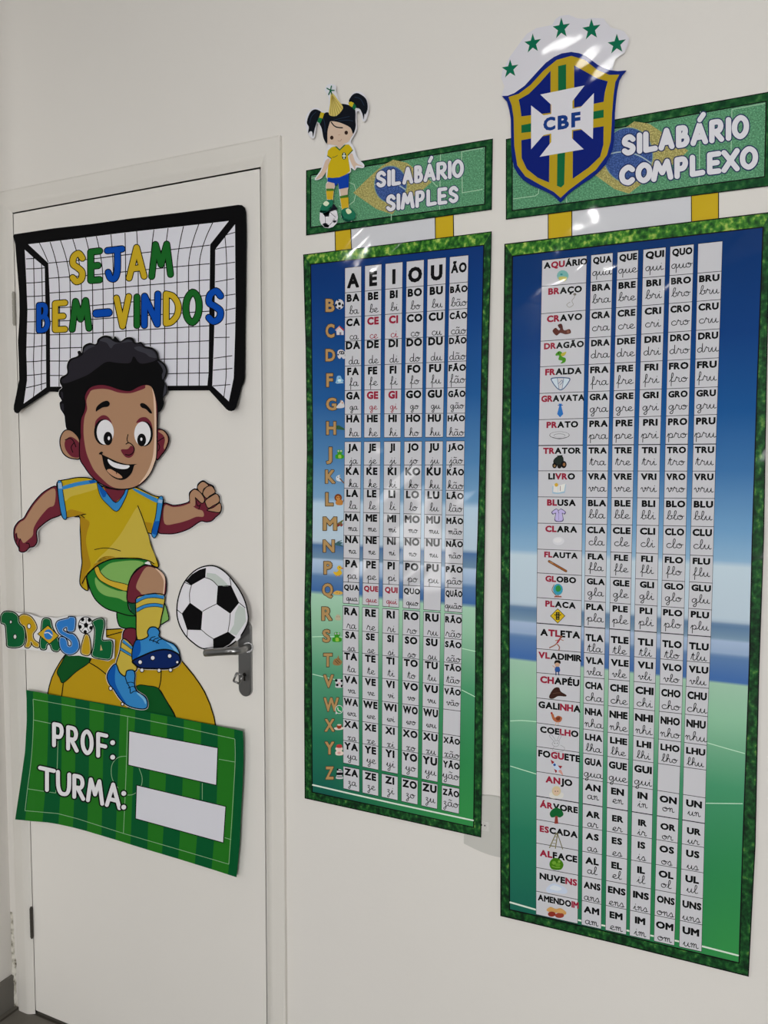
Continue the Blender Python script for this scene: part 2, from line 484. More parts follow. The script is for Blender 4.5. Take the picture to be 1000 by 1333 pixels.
CUR = {
 'a': (1.12, '.72,.85 .42,1 .1,.75 .05,.3 .3,0 .62,.2 .78,.95 .76,.3 .92,0 1.2,.2'),
 'e': (.95, '-.05,.15 .35,.4 .68,.75 .45,1 .15,.7 .15,.25 .45,0 .8,.1 1,.25'),
 'i': (.7, '-.05,.15 .28,.95 .27,.3 .42,0 .75,.2', 'o.34,1.45'),
 'o': (1.08, '.5,1 .1,.75 .1,.25 .45,0 .8,.3 .75,.8 .5,1 .45,.7 .8,.72 1.1,.82'),
 'u': (1.15, '-.05,.2 .2,.95 .18,.3 .38,0 .65,.25 .8,.95 .78,.3 .95,0 1.2,.2'),
 'b': (.98, '-.05,.1 .4,1 .58,1.8 .42,2.05 .24,1.6 .2,.3 .45,0 .8,.3 .75,.75 .6,.85 1,.82'),
 'c': (.85, '.75,.8 .45,1 .1,.7 .1,.25 .42,0 .9,.2'),
 'd': (1.15, '.72,.8 .4,1 .05,.6 .1,.15 .38,0 .7,.4 .8,2 .78,.35 .92,0 1.2,.2'),
 'f': (.85, '-.05,.1 .4,1 .55,1.8 .4,2.05 .28,1.5 .25,-.95', '.25,.1 .5,.15 .9,.2'),
 'g': (1.1, '.72,.85 .4,1 .05,.6 .15,.1 .5,.1 .76,.95 .72,-.7 .45,-1 .25,-.7 .85,0 1.15,.2'),
 'h': (1.1, '-.05,.1 .38,1 .52,1.8 .38,2.05 .22,1.6 .2,0', '.2,.3 .45,.95 .7,.8 .7,.25 .88,0 1.15,.2'),
 'j': (.72, '-.05,.1 .38,.95 .36,-.7 .12,-1 0,-.7 .45,0 .76,.2', 'o.42,1.45'),
 'k': (1.02, '-.05,.1 .38,1 .52,1.8 .38,2.05 .22,1.6 .2,0', '.2,.35 .5,.98 .68,.8 .35,.5 .65,.35 .72,.05 1.05,.2'),
 'l': (.72, '-.05,.1 .4,1 .54,1.8 .38,2.05 .24,1.6 .24,.3 .42,0 .76,.2'),
 'm': (1.32, '-.05,.6 .14,1 .24,.8 .24,0', '.24,.5 .44,1 .58,.8 .58,0', '.58,.5 .8,1 .94,.8 .94,.3 1.08,0 1.35,.2'),
 'n': (.98, '-.05,.6 .14,1 .24,.8 .24,0', '.24,.5 .48,1 .62,.8 .62,.3 .76,0 1.02,.2'),
 'p': (1.08, '-.05,.2 .22,.95 .22,-1', '.22,.5 .5,1 .78,.8 .8,.3 .55,.02 .3,.15', '.55,.02 1.1,.2'),
 'q': (1.08, '.72,.85 .4,1 .05,.6 .15,.1 .5,.1 .76,.95 .74,-1', '.74,.05 1.1,.2'),
 'r': (.98, '-.05,.1 .24,1.15 .36,.9 .64,.85 .6,.3 .76,0 1.02,.2'),
 's': (.85, '-.05,.1 .38,1.05 .62,.4 .45,0 .15,.1', '.45,0 .9,.2'),
 't': (.78, '-.05,.1 .34,1.75 .32,.3 .48,0 .82,.2', '.05,1.25 .66,1.25'),
 'v': (.98, '-.05,.6 .14,1 .28,.7 .42,0 .74,.6 .72,1 .62,.8 1,.85'),
 'w': (1.3, '-.05,.3 .18,.95 .16,.3 .34,0 .55,.3 .6,.95 .6,.3 .76,0 1,.4 1,.95 .92,.8 1.3,.85'),
 'x': (1.02, '-.05,.7 .2,1 .4,.7 .3,.1 .05,.1', '.85,.9 .6,.95 .42,.5 .6,0 1.05,.2'),
 'y': (1.1, '-.05,.2 .2,.95 .18,.35 .38,.05 .65,.3 .78,.95 .74,-.7 .45,-1 .28,-.7 .85,0 1.15,.2'),
 'z': (.9, '.05,.8 .35,1 .5,.75 .2,.4 .5,.25 .52,-.6 .28,-1 .1,-.7 .8,.05 .95,.2'),
}
_cc = {}
def cur_glyph(ch):
    if ch not in _cc:
        g = CUR['a' if ch == 'ã' else ch]; out = []
        for s in list(g[1:]) + (['.15,1.4 .35,1.6 .6,1.4 .8,1.6'] if ch == 'ã' else []):
            if s[0] == 'o': out.append(('dot', tuple(map(float, s[1:].split(','))))); continue
            q = [tuple(map(float, t.split(','))) for t in s.split()]
            out.append(('line', curve(q, False, 3)))
        _cc[ch] = (g[0], out)
    return _cc[ch]
def cur_width(s): return sum(cur_glyph(c)[0] for c in s)
def cursive(art, s, to_px, x, y, xh, sx, m, w):
    for c in s:
        adv, strokes = cur_glyph(c)
        for k, d in strokes:
            if k == 'dot': art.dot(to_px(x + d[0] * xh * sx, y + d[1] * xh), w * .65, m, 6)
            else: art.line([to_px(x + a * xh * sx, y + b * xh) for a, b in d], w, m, smooth=None, step=False, caps=False)
        x += adv * xh * sx
# rounded marker capitals: centre lines in a unit box, y up
MK = {
 'S': ['s.95,.82 .6,1 .15,.9 .08,.65 .5,.5 .92,.32 .85,.08 .4,0 .05,.15'],
 'I': ['.5,0 .5,1'], 'L': ['.1,1 .1,0 .95,.03'], 'A': ['.0,0 .5,1 1,0', '.2,.3 .8,.3'],
 'B': ['.1,0 .1,1', 's.1,1 .65,.97 .78,.76 .6,.55 .15,.53', 's.15,.53 .75,.5 .95,.26 .7,.03 .1,0'],
 'R': ['.1,0 .1,1', 's.1,1 .7,.98 .88,.74 .7,.5 .15,.46', '.4,.46 .95,0'],
 'P': ['.1,0 .1,1', 's.1,1 .75,.98 .92,.72 .7,.46 .15,.43'],
 'O': ['c.5,1 .12,.82 .0,.5 .12,.18 .5,0 .88,.18 1,.5 .88,.82'], 'M': ['0,0 .2,1 .5,.35 .8,1 1,0'],
 'E': ['.95,1 .1,1 .1,0 .95,0', '.1,.5 .8,.5'], 'F': ['.95,1 .1,1 .1,0', '.1,.5 .85,.5'],
 'C': ['s.95,.82 .6,1 .15,.82 .0,.5 .15,.15 .6,0 .95,.15'], 'X': ['0,0 1,1', '0,1 1,0'], 'T': ['0,1 1,1', '.5,1 .5,0'],
 'U': ['s0,1 .02,.35 .2,.05 .5,0 .8,.08 .97,.35 1,1'], 'V': ['0,1 .5,0 1,1'], 'N': ['0,0 .02,1 .96,0 1,1'],
 'J': ['0,1 1,1', 's.68,1 .68,.3 .5,.02 .2,.05 .05,.25'], 'D': ['.1,0 .1,1', 's.1,1 .6,.9 .95,.6 .9,.25 .5,.03 .1,0'], '-': ['0,.5 1,.5'],
}
def marker(art, ch, xl, xr, top, bot, w, ink, rim, rimw, lean=0, rim_only=False, fill_only=False):
    """a rounded capital; top and bot give the height line for any x in the current frame"""
    for s in MK[ch]:
        sm = s[0] == 's'; cl = s[0] == 'c'
        q = [tuple(map(float, t.split(','))) for t in (s[1:] if (sm or cl) else s).split()]
        if sm or cl: q = curve(q, cl, 5)
        pp = []
        for a, b in q:
            x = xl + (xr - xl) * a + lean * (b - .5); y = bot(x) + (top(x) - bot(x)) * b
            pp.append((FR[0] + x / FR[2], FR[1] + y / FR[2]))
        n0 = art.n
        if not fill_only:
            art.n = n0; art.line(pp, (w + rimw * 2) / FR[2], rim, cl, smooth=None if sm or cl else False, step=False)
        if not rim_only:
            art.n = n0 + 1; art.line(pp, w / FR[2], ink, cl, smooth=None if sm or cl else False, step=False)
        art.n = n0
def linear(x0, y0, x1, y1): return lambda x: y0 + (y1 - y0) * (x - x0) / (x1 - x0)
# ================================================================ the room
DX0, DX1, DZ1 = P(16.9, 272.4).x, P(338, 220).x, P(338, 219.5).z
LX = P(17.5, 1318).x
RIGHT, CEIL, FZ = 1.6, 2.78, -.012
G_, GR_ = .0012, .003
bm = box_bm(LX - .05, DX0 - G_, 0, .12, -.03, DZ1 + GR_)
box_bm(DX1 + GR_, RIGHT, 0, .12, -.03, DZ1 + GR_, bm=bm); box_bm(LX - .05, RIGHT, 0, .12, DZ1 + GR_, CEIL, bm=bm)
tag(from_bm('wall_back', bm, WALL_M), kind='structure')
tag(from_bm('wall_left', box_bm(LX - .12, LX, -.45, .02, -.03, CEIL), WALL_M), kind='structure')
def floor_fn(nt, b, geo):
    br = nt.nodes.new('ShaderNodeTexBrick'); br.offset = 0; br.inputs['Scale'].default_value = 1
    br.inputs['Brick Width'].default_value = .45; br.inputs['Row Height'].default_value = .45; br.inputs['Mortar Size'].default_value = .004
    br.inputs['Color1'].default_value = C((116, 112, 104)); br.inputs['Color2'].default_value = C((110, 106, 99)); br.inputs['Mortar'].default_value = C((78, 74, 68))
    nt.links.new(geo.outputs['Position'], br.inputs['Vector'])
    n = ramp(nt, [(.3, (.82, .82, .82, 1)), (.7, (1, 1, 1, 1))]); nt.links.new(noise(nt, geo, 14, 5), n.inputs[0])
    mx = nt.nodes.new('ShaderNodeMix'); mx.data_type = 'RGBA'; mx.blend_type = 'MULTIPLY'; mx.inputs[0].default_value = 1
    nt.links.new(br.outputs[0], mx.inputs[6]); nt.links.new(n.outputs[0], mx.inputs[7]); nt.links.new(mx.outputs[2], b.inputs['Base Color'])
tag(from_bm('floor', box_bm(-3.6, RIGHT, -4.6, .12, -.08, FZ), nodes_mat('floor_tile', floor_fn, rough=.45)), kind='structure')
tag(from_bm('ceiling', box_bm(-3.6, RIGHT, -4.6, .12, CEIL, CEIL + .08), nodes_mat('ceiling_paint', plaster_fn((150, 148, 144), 45, .1, .02), rough=.8)), kind='structure')
tile = nodes_mat('skirting_tile', plaster_fn((110, 107, 101), 30, .05, .05), rough=.4)
bh = P(0, 1277).z * 1.0
bm = box_bm(LX, LX + .009, -.45, -.0015, FZ, FZ + .088, .0015)
tag(from_bm('baseboard_left', bm, tile), kind='structure')
# cracked plaster seam between the left wall and the door casing
bm = bmesh.new(); rr = random.Random(7)
zs = [FZ + i * .012 for i in range(23)]
prev = None
for i, z in enumerate(zs):
    t = i / 22; w = (.017 - .010 * t) * (.75 + .5 * rr.random()); dd = .006 * (1 - .6 * t) * (.6 + .8 * rr.random())
    a = [bm.verts.new((LX + .0005, -.0005, z)), bm.verts.new((LX + w * .4, -dd, z)), bm.verts.new((LX + w, -dd * .5, z)), bm.verts.new((LX + w + .003, -.0003, z))]
    if prev:
        for k in range(3): bm.faces.new((prev[k], prev[k + 1], a[k + 1], a[k]))
    prev = a
def seam_fn(nt, b, geo):
    r = ramp(nt, [(.30, C((88, 80, 68))), (.4, C((172, 168, 156))), (.55, C((194, 191, 183)))]); nt.links.new(noise(nt, geo, 60, 4), r.inputs[0]); nt.links.new(r.outputs[0], b.inputs['Base Color'])
tag(from_bm('trim_2', bm, nodes_mat('crumbling_plaster', seam_fn, rough=.9)), kind='structure')
tag(from_bm('wall_front', box_bm(-3.6, RIGHT, -4.72, -4.6, -.03, CEIL), nodes_mat('ceiling_paint', None)), kind='structure')
def pane_mat(k):
    m = bpy.data.materials.new('daylit_frosted_pane'); m.use_nodes = True; pb = m.node_tree.nodes['Principled BSDF']
    pb.inputs['Emission Color'].default_value = (1, .995, .985, 1); pb.inputs['Emission Strength'].default_value = WINDOW_W * k
    return m
win = tag(from_bm('window_1', box_bm(-2.8, -2.3, -4.6, -4.57, .45, 1.4), TRIM_M), kind='structure')
from_bm('pane', box_bm(-2.76, -2.34, -4.569, -4.565, .49, 1.36), pane_mat(.75), win)
win = tag(from_bm('window_2', box_bm(.1, 1.55, -4.6, -4.57, .5, 2.1), TRIM_M), kind='structure')
from_bm('pane', box_bm(.14, 1.51, -4.569, -4.565, .54, 2.06), pane_mat(1), win)
# ceiling lamps of the room (behind the photographer), the last one added for glints
def lamp_mat(k):
    m = bpy.data.materials.new('lamp_panel'); m.use_nodes = True; b = m.node_tree.nodes['Principled BSDF']
    b.inputs['Emission Color'].default_value = (1, .99, .965, 1); b.inputs['Emission Strength'].default_value = LAMP_W * k
    return m
wmetal = mat('lamp_frame_white', (220, 220, 220), .5)
for i, (lx, ly) in enumerate(LAMPS):
    e = empty('ceiling_light', (lx, ly, CEIL), 'square white ceiling panel lamp, ' + ('over the door end of the room', 'nearest the windows', 'nearest the wall with the posters', 'added for glints on the right chart')[i], 'lamp', 'ceiling lamps')
    from_bm('lamp_frame', box_bm(lx - .075, lx + .075, ly - .075, ly + .075, CEIL - .018, CEIL - .0005, .003), wmetal, e)
    from_bm('diffuser', box_bm(lx - .058, lx + .058, ly - .058, ly + .058, CEIL - .021, CEIL - .0182), lamp_mat(LAMP_GAIN[i]), e)

# ---------------------------------------------------------------- door, casing, handle
door = empty('door_1', ((DX0 + DX1) / 2, 0, 0), kind='structure')
from_bm('door_panel', box_bm(DX0, DX1, 0, .036, -.002, DZ1, .0012), DOOR_M, door)
# casing: one profile swept up, over and down with mitred corners
prof = [(0, .03), (0, .0002), (.005, .0030), (.010, .0062), (.014, .0084), (.018, .0098), (.022, .0105), (.050, .0105), (.0535, .0085), (.0535, -.0005)]
prof[0] = (0, -.03)
bm = bmesh.new(); rings = []
for cx, cz, sx, sz in ((DX0 - G_, FZ, -1, 0), (DX0 - G_, DZ1 + GR_, -1, 1), (DX1 + GR_, DZ1 + GR_, 1, 1), (DX1 + GR_, FZ, 1, 0)):
    rings.append([bm.verts.new((cx + sx * u, -d, cz + sz * u)) for u, d in prof])
for a, b in zip(rings, rings[1:]):
    for k in range(len(prof) - 1): bm.faces.new((a[k], a[k + 1], b[k + 1], b[k]))
bm.faces.new(rings[0]); bm.faces.new(rings[-1][::-1])
tag(from_bm('trim_1', bm, TRIM_M), kind='structure')
bm = box_bm(DX0 - G_, DX0 + .012, .037, .06, 0, DZ1); box_bm(DX1 - .012, DX1 + G_, .037, .06, 0, DZ1, bm=bm); box_bm(DX0, DX1, .037, .06, DZ1 - .012, DZ1 + G_, bm=bm)
tag(from_bm('trim_3', bm, DARK), kind='structure')  # stop behind the door, coloured dark so its gap looks shaded
def hinge(y0, y1):
    a, b = P(18.5 + (y0 - 270) * .0318 - 1.2, y0, .004), P(18.5 + (y1 - 270) * .0318 - 1.2, y1, .004)
    x = DX0 - .001; n = 5; h = (a.z - b.z) / n; bm = bmesh.new()
    for k in range(n):
        tube_bm([Vector((x, -.0045, b.z + h * k + .0008)), Vector((x, -.0045, b.z + h * (k + 1) - .0008))], .0042, 12, bm)
    tube_bm([Vector((x, -.0045, b.z - .003)), Vector((x, -.0045, a.z + .003))], .003, 10, bm)
    return bm
hg = from_bm('hinge', hinge(381, 422), mat('painted_hinge', (150, 147, 138), .5, metal=.2), door); hg['label'] = 'upper hinge painted over in white'
hg = from_bm('hinge', hinge(1184, 1222), DSTEEL, door); hg['label'] = 'lower hinge with blackened worn metal'
hd = bpy.data.objects.new('door_handle', None); COL.objects.link(hd); hd.parent = door
hw = P(318.5, 860, .006); hd.location = Vector((hw.x, -.0, hw.z)) - world_of(door); hd['label'] = 'brushed steel lever handle on a long rounded plate'
x0, x1 = P(310.4, 860, .006).x, P(326.8, 860, .006).x; zt, zb = P(318, 808, .006).z, P(318, 906.5, .006).z
r = (x1 - x0) / 2; cx = (x0 + x1) / 2; bm = bmesh.new(); outl = []
for i in range(13): outl.append((cx + r * math.cos(math.pi * i / 12), zt - r + r * math.sin(math.pi * i / 12)))
for i in range(13): outl.append((cx - r * math.cos(math.pi * i / 12), zb + r - r * math.sin(math.pi * i / 12)))
f = bm.faces.new([bm.verts.new((x, -.0075, z)) for x, z in outl]); ex = bmesh.ops.extrude_face_region(bm, geom=[f])
for v in ex['geom']:
    if isinstance(v, bmesh.types.BMVert): v.co.y = -.0002
bmesh.ops.bevel(bm, geom=[e for e in bm.edges if all(abs(v.co.y + .0075) < 1e-5 for v in e.verts)], offset=.0018, segments=2, affect='EDGES')
from_bm('handle_plate', bm, STEEL, hd)
S = P(323.5, 842.5, .0075); E_ = P(266.5, 850, .052)
lp = [S, S + Vector((0, -.022, 0)), S + Vector((0, -.034, .0)), S + Vector((-.004, -.041, 0)), S + Vector((-.013, -.0445, 0))]
last = lp[-1]; lp += [last.lerp(E_, t) for t in (.25, .5, .75, .97, 1.0)]
from_bm('lever', tube_bm(lp, [.0085, .0085, .0088, .009, .0092, .0088, .0086, .0086, .0085, .006], 18), STEEL, hd, True)
bm = tube_bm([P(322.5, 842.8, .0075), P(322.5, 842.8, .0115)], .0115, 20); from_bm('rosette', bm, STEEL, hd)
kz = P(318.4, 880.5, .0075); bm = tube_bm([kz + Vector((0, .0002, .004)), kz + Vector((0, -.0006, .004))], .0045, 16)
box_bm(kz.x - .0022, kz.x + .0022, kz.y - .0006, kz.y + .0002, kz.z - .010, kz.z + .002, bm=bm); from_bm('keyhole', bm, DARK, hd)
kc = P(309.8, 883, .03); key = empty('key', kz, 'small metal key with a square bow sticking out of the door lock', 'key')
bm = bmesh.new(); ang = math.radians(24)
def kpt(u, v): return kc + Vector((u * math.cos(ang) + v * math.sin(ang), u * .35, -u * math.sin(ang) * -1 * -1 + v * math.cos(ang)))
q = [kpt(u, v) for u, v in ((-.006, -.0105), (.006, -.0105), (.0068, -.009), (.0068, .009), (.006, .0105), (-.006, .0105), (-.0068, .009), (-.0068, -.009))]
for i in range(8): tube_bm([q[i], q[(i + 1) % 8]], .0024, 8, bm)
from_bm('key_bow', bm, STEEL, key, True)
from_bm('key_shaft', tube_bm([kpt(.0065, -.001), kz + Vector((0, -.001, .003))], .0018, 8), DSTEEL, key, True)

# ================================================================ cards stuck on the door
BL = BLACK
SKIN, SKIND, SKINL = K(168, 130, 102), K(106, 38, 52), K(214, 186, 164)
YEL, YELL, YELD = K(184, 158, 26), K(194, 172, 68), K(166, 128, 24)
BLU, BLUD, BLUL = K(52, 130, 192), K(14, 84, 168), K(120, 178, 214)
GRN, GRNL, GRND = K(32, 116, 44), K(124, 172, 92), K(14, 78, 50)
NAVY = K(12, 36, 92); HAIRM, HAIRL = K(38, 36, 43), K(58, 58, 66)
CARD_E = K(196, 194, 190)

# ---- goal with welcome lettering
goal = empty('goal_poster', P(165, 515, .003), 'black goal poster with white net and coloured SEJAM BEM-VINDOS letters on the upper door', 'poster')
A = Art(goal, .0022, [(1, lambda y: .003 * max(0, (y - 400) / 108) ** 2 + .016 * max(0, (y - 508) / 30), [400, 424, 445, 466, 480, 494, 508, 522, 540]), (0, lambda x: .005 * max(0, (x - 250) / 70), [250, 285, 322])])
fr(0, 0, 1)
A.sheet('17,307 18.5,305 70,297.2 120,291.5 170,284.4 234,276.8 280,270.8 310,266.6 315,267 319,270.5 320.4,277 321,300 320.5,350 320.3,384.8 319.6,420 319.3,460 318.8,492 317.5,498 314.8,504 311,518 307.6,530.4 305,534 301.2,535.2 297.5,534.6 294.6,532.6 272.4,508.2 218,508.5 78.8,510.4 64.2,509.8 46,521.5 27.6,533.8 24.5,537.5 22,538.2 19,536.5 17.8,533 18,528 20,519 25,494 24.4,470 23.4,444 25,420 25.5,404 25,382 22,345 19.8,318', BL, .0012)
A.part('goal_frame', label='thick black goal posts and crossbar')
A.up(1); NET = K(198, 198, 206)
A.fill('36.6,318 100,310.6 162,302.8 230,295.3 298,287.6 273.7,318.2 272.3,420 271.6,485 270,501.8 65.3,503.4 65,390 62.8,342.4', NET)
A.fill('32.2,325 45,336.5 58.2,347.5 59.5,420 60.2,504.2 45,515.3 30.8,525.4 35.2,495 35,478 34.2,460 35,430 35.8,404 34,360', NET, step=False)
A.fill('306,292 280.3,324.5 279.3,420 276.4,502.3 287,512 298,522.6 304.3,492 306,440 306.8,396', NET, step=False)
A.up(1)
def nl(s, w=1.1, sm=True): A.line(s, w, BL, smooth=sm, step=False, caps=False)
for top, x1 in zip('65.2,315 78.8,313 94.8,311.2 111.6,309 125.5,307.5 144.4,305.2 162.8,303 178,301 200.4,299 218.8,297 239,294.5 258.8,292 276.9,290'.split(), (77.2, 91.3, 106, 120.4, 134, 147.6, 163.6, 180, 195.6, 214, 230.5, 245.5, 259.6)):
    tx, ty = map(float, top.split(','))
    A.line([(tx, ty), ((tx * .5 + x1 * .5), ty + 19), (tx * .12 + x1 * .88, ty + 40), (x1, ty + 62), (x1 + .4, 430), (x1 - .3, 503)], 1.15, BL, smooth=True, step=False, caps=False)
nl('51.3,316.4 57,328 62.6,341')
for l, r_ in ((342.5, 319.2), (362.3, 343.2), (381.5, 364), (401.5, 384.3), (418.5, 405), (436, 424), (453.6, 443.5), (470, 466), (488.8, 485.3)):
    A.line([(63, l), (115, l + (r_ - l) * .24 + .8), (170, l + (r_ - l) * .52 + .6), (273, r_)], 1.15, BL, step=False, caps=False)
for l, r_ in ((337, 334.3), (350, 348.5), (368.4, 366.5), (386, 384.5), (402.8, 401), (419, 417.5), (433.6, 434), (452, 449.5), (471, 469), (488.8, 486), (504.8, 498.5)):
    x1 = 48 if l < 340 else 60
    A.line([(34, l), (46, (l + r_) / 2 + .5), (x1, r_)], 1.15, BL, step=False, caps=False)
nl('43.6,332 44.6,380 45.2,420 43.6,470 44.8,500 43,521'); nl('54,341 55,380 55,420 54,470 54,508')
for a in ('294.8,305.6 306,302.4', '280.4,324.5 292,322 304.8,320.6', '280.4,344.8 306,341.3', '280.4,366.9 305,362.7', '293,384.8 306.5,382.8', '293,404 306.5,401', '293,422.4 306.5,420', '279,439.5 299,439', '278.4,466.4 302.4,463', '277.5,482 302.6,479.5', '277,502.4 300,500.6'): nl(a)
nl('292.6,306 294.3,325 295.4,360 294.6,420 294.2,460 294.4,490 291.5,517')
A.part('net', label='white net panel with thin black mesh lines'); A.up(1)
LY, LG, LB = K(196, 166, 38), K(26, 100, 38), K(8, 72, 170)
fr(10, 270)
t1, b1 = linear(525, 382, 1285, 287), linear(525, 606, 1285, 545)
def put(ch, xl, xr, t, b, m, w, lab, lean=0):
    marker(A, ch, xl, xr, t, b, w, m, BL, 7.5, lean); A.part('letter', label=lab)
put('S', 525, 612, t1, b1, LY, 46, 'yellow letter S of SEJAM')
put('E', 668, 752, t1, b1, LG, 46, 'green letter E of SEJAM')
put('J', 812, 930, linear(812, 352, 930, 338), linear(812, 588, 930, 575), LB, 46, 'blue letter J of SEJAM')
put('A', 988, 1110, linear(988, 335, 1110, 318), linear(988, 575, 1110, 560), LY, 44, 'yellow letter A of SEJAM')
put('M', 1172, 1325, linear(1172, 303, 1325, 298), linear(1172, 562, 1325, 545), LG, 44, 'green letter M of SEJAM')
fr(10, 380)
t2, b2 = linear(250, 108, 660, 70), linear(250, 315, 660, 293)
A.up(2)
put('B', 245, 328, t2, b2, LB, 37, 'blue letter B of BEM-VINDOS'); put('E', 378, 470, t2, b2, LY, 44, 'yellow letter E of BEM-VINDOS')
put('M', 525, 662, linear(525, 80, 662, 68), linear(525, 305, 662, 296), LG, 44, 'green letter M of BEM-VINDOS')
put('-', 722, 820, linear(722, 140, 820, 133), linear(722, 212, 820, 203), LB, 58, 'blue hyphen of BEM-VINDOS')
put('V', 885, 985, linear(885, 50, 985, 38), linear(885, 282, 985, 276), LY, 44, 'yellow letter V of BEM-VINDOS')
put('I', 1000, 1104, linear(1000, 42, 1104, 40), linear(1000, 275, 1104, 272), LG, 44, 'green letter I of BEM-VINDOS')
put('N', 1112, 1222, linear(1112, 36, 1222, 18), linear(1112, 272, 1222, 262), LB, 46, 'blue letter N of BEM-VINDOS')
put('D', 1278, 1392, linear(1278, 18, 1392, 10), linear(1278, 258, 1392, 240), LY, 44, 'yellow letter D of BEM-VINDOS')
put('O', 1450, 1558, linear(1450, 12, 1558, -4), linear(1450, 256, 1558, 240), LG, 46, 'green letter O of BEM-VINDOS')
put('S', 1632, 1738, linear(1632, 2, 1738, -12), linear(1632, 246, 1738, 232), LB, 48, 'blue letter S of BEM-VINDOS')

# ---- large yellow and green ball, half hidden by the name sign
bb = empty('ball_cutout', P(170, 945, .003), 'large yellow and green ball cutout rising behind the green name sign', 'cutout')
A = Art(bb, .0018); fr(0, 0, 1)
ball_o = '62,960 62.4,902 64.2,893 67.5,882 72,872.5 79,860.5 86.5,850 96,838.5 108,828.5 122,822 137,819.6 163,818.2 190,822 215,836 236,859.5 251.6,878.5 259.5,889.5 266.5,901 273.5,917 278.5,933 281.5,949 281.5,975'
A.sheet(ball_o, K(180, 146, 24), .0012); A._edge(pts(ball_o), 1.5, BL); A.part('ball_panel')
A.up(1); fr(0, 780)
A.shape('465,590 500,520 540,450 600,410 660,380 735,460 725,515 620,590 515,680 485,640', K(14, 80, 34), 7 / 6.25, BL)
fr(130, 800)
A.shape('300,582 390,580 478,602 540,700 616,834 620,1000 300,1000 200,900 250,700', K(14, 80, 34), 7 / 6.25, BL)
for a in ('500,450 495,540 480,602', '478,602 550,715 616,834'): A.line(a, 1.3, BL)
fr(0, 780)
for a in ('515,680 508,740 500,800', '725,515 800,560 875,620', '735,450 728,515', '870,300 940,280 1010,262'): A.line(a, 1.3, BL, step=False)
A.part('ball_pattern', label='green panels and black seams of the ball')

# ---- boy playing football
boy = empty('soccer_boy_cutout', P(150, 920, .004), 'cartoon boy cutout in a yellow shirt and blue boots kicking on the door', 'cutout')
A = Art(boy, .0042, [(1, lambda y: .006 * min(1, max(0, 1 - (y - 560) / 190)), [560, 600, 640, 680, 720, 750]), (0, lambda x: .010 * min(1, max(0, (72 - x) / 36)), [36, 48, 60, 72])])
HAIR = '85,690 55,640 48,590 64,570 42,530 45,490 68,465 48,420 60,380 108,350 106,290 130,235 195,208 193,175 212,166 230,182 240,130 290,102 342,112 360,70 410,42 462,50 480,72 498,48 540,88 590,58 640,60 667,100 710,94 742,128 800,140 845,180 857,232 900,270 924,320 917,370 897,410 922,460 922,510 890,550 897,590 880,640 852,668 845,620 835,560 815,490 790,450 740,440 680,460 620,490 540,480 450,450 380,440 310,455 270,490 250,540 255,600 245,660 220,720 215,780 220,870 206,890 180,845 140,812 104,802 92,740'
FACE = '250,540 255,600 245,660 220,720 215,790 210,900 212,1040 250,1110 300,1180 370,1240 450,1280 530,1293 620,1288 700,1258 770,1188 820,1088 838,1000 842,800 845,640 835,560 815,490 790,450 740,440 680,460 620,490 540,480 450,450 380,440 310,455 270,490'
EARL = '212,905 180,845 135,812 90,815 58,860 50,920 70,990 110,1030 160,1045 214,1035'
EARR = '836,825 880,808 920,840 937,890 915,960 880,1010 834,1046'
SHIRT = '28,550 110,525 200,510 290,515 350,545 380,575 450,600 530,612 610,606 660,588 720,612 800,652 892,690 870,790 850,900 835,982 765,962 790,1057 812,1127 846,1197 848,1240 800,1222 770,1185 680,1168 560,1170 475,1174 395,1202 325,1250 268,1310 280,1424 240,1412 213,1370 217,1297 230,1207 225,1137 220,1037 215,937 210,832 140,828 75,838 50,740 35,640'
ARML = '402,145 300,185 220,265 165,345 132,402 90,430 55,480 50,545 64,600 90,645 95,670 120,680 150,670 178,642 215,632 240,590 236,510 280,460 350,410 440,368 425,270'
ARMR = '392,285 470,298 540,290 604,265 604,200 640,167 666,165 675,125 715,99 755,122 800,145 812,195 847,225 850,275 866,310 855,360 822,390 785,425 740,434 692,430 600,490 500,525 420,531 348,515 365,410'
SHORTS = '145,305 200,245 300,190 400,168 560,172 665,190 672,215 615,222 550,258 505,310 482,370 470,440 475,520 492,590 540,632 480,632 390,605 300,575 220,510 175,430 150,350'
SHORTB = '392,603 480,628 540,634 548,747 480,740 408,716'
SHORTC = '778,535 812,652 790,682 732,706 752,600'
KNEE = '620,224 680,233 742,268 782,320 792,385 776,470 700,455 620,465 545,500 540,530 478,520 473,440 500,330 560,258'
SOCKF = '545,500 600,470 690,455 776,470 770,560 750,650 728,740 640,810 555,828 545,640'
CALF = '455,745 548,750 522,885 440,838'
SOCKB = '188,195 268,262 262,350 302,430 285,462 240,455 200,502 150,462 133,402 160,310'
BOOTF = '292,212 340,205 392,178 387,140 410,105 455,104 487,140 482,178 540,213 600,240 640,290 652,340 656,378 630,418 560,442 450,442 330,436 285,407 263,365 264,290'
BOOTB = '130,402 85,440 58,500 73,560 110,605 160,680 220,737 300,764 370,766 390,730 370,670 300,620 282,560 287,490 270,453 220,458 205,502 160,470'
for fm, s in (((70, 430), HAIR), ((70, 430), FACE), ((70, 430), EARL), ((70, 430), EARR), ((70, 540), SHIRT), ((10, 610), ARML), ((150, 610), ARMR), ((90, 700), SHORTS), ((90, 700), SHORTB), ((90, 700), SHORTC), ((90, 700), KNEE), ((90, 700), SOCKF), ((90, 700), CALF), ((130, 800), SOCKB), ((130, 800), BOOTF), ((130, 800), BOOTB)):
    fr(*fm); A.sheet(s, WHITE, .0026, smooth=True, grow=.5 if s is HAIR else 1.4)
A.part('backing_card', label='white cut edge of the cutout')
A.up(1)
O = 1.5
fr(10, 610); A.shape(ARML, SKIND, O, BL, True)
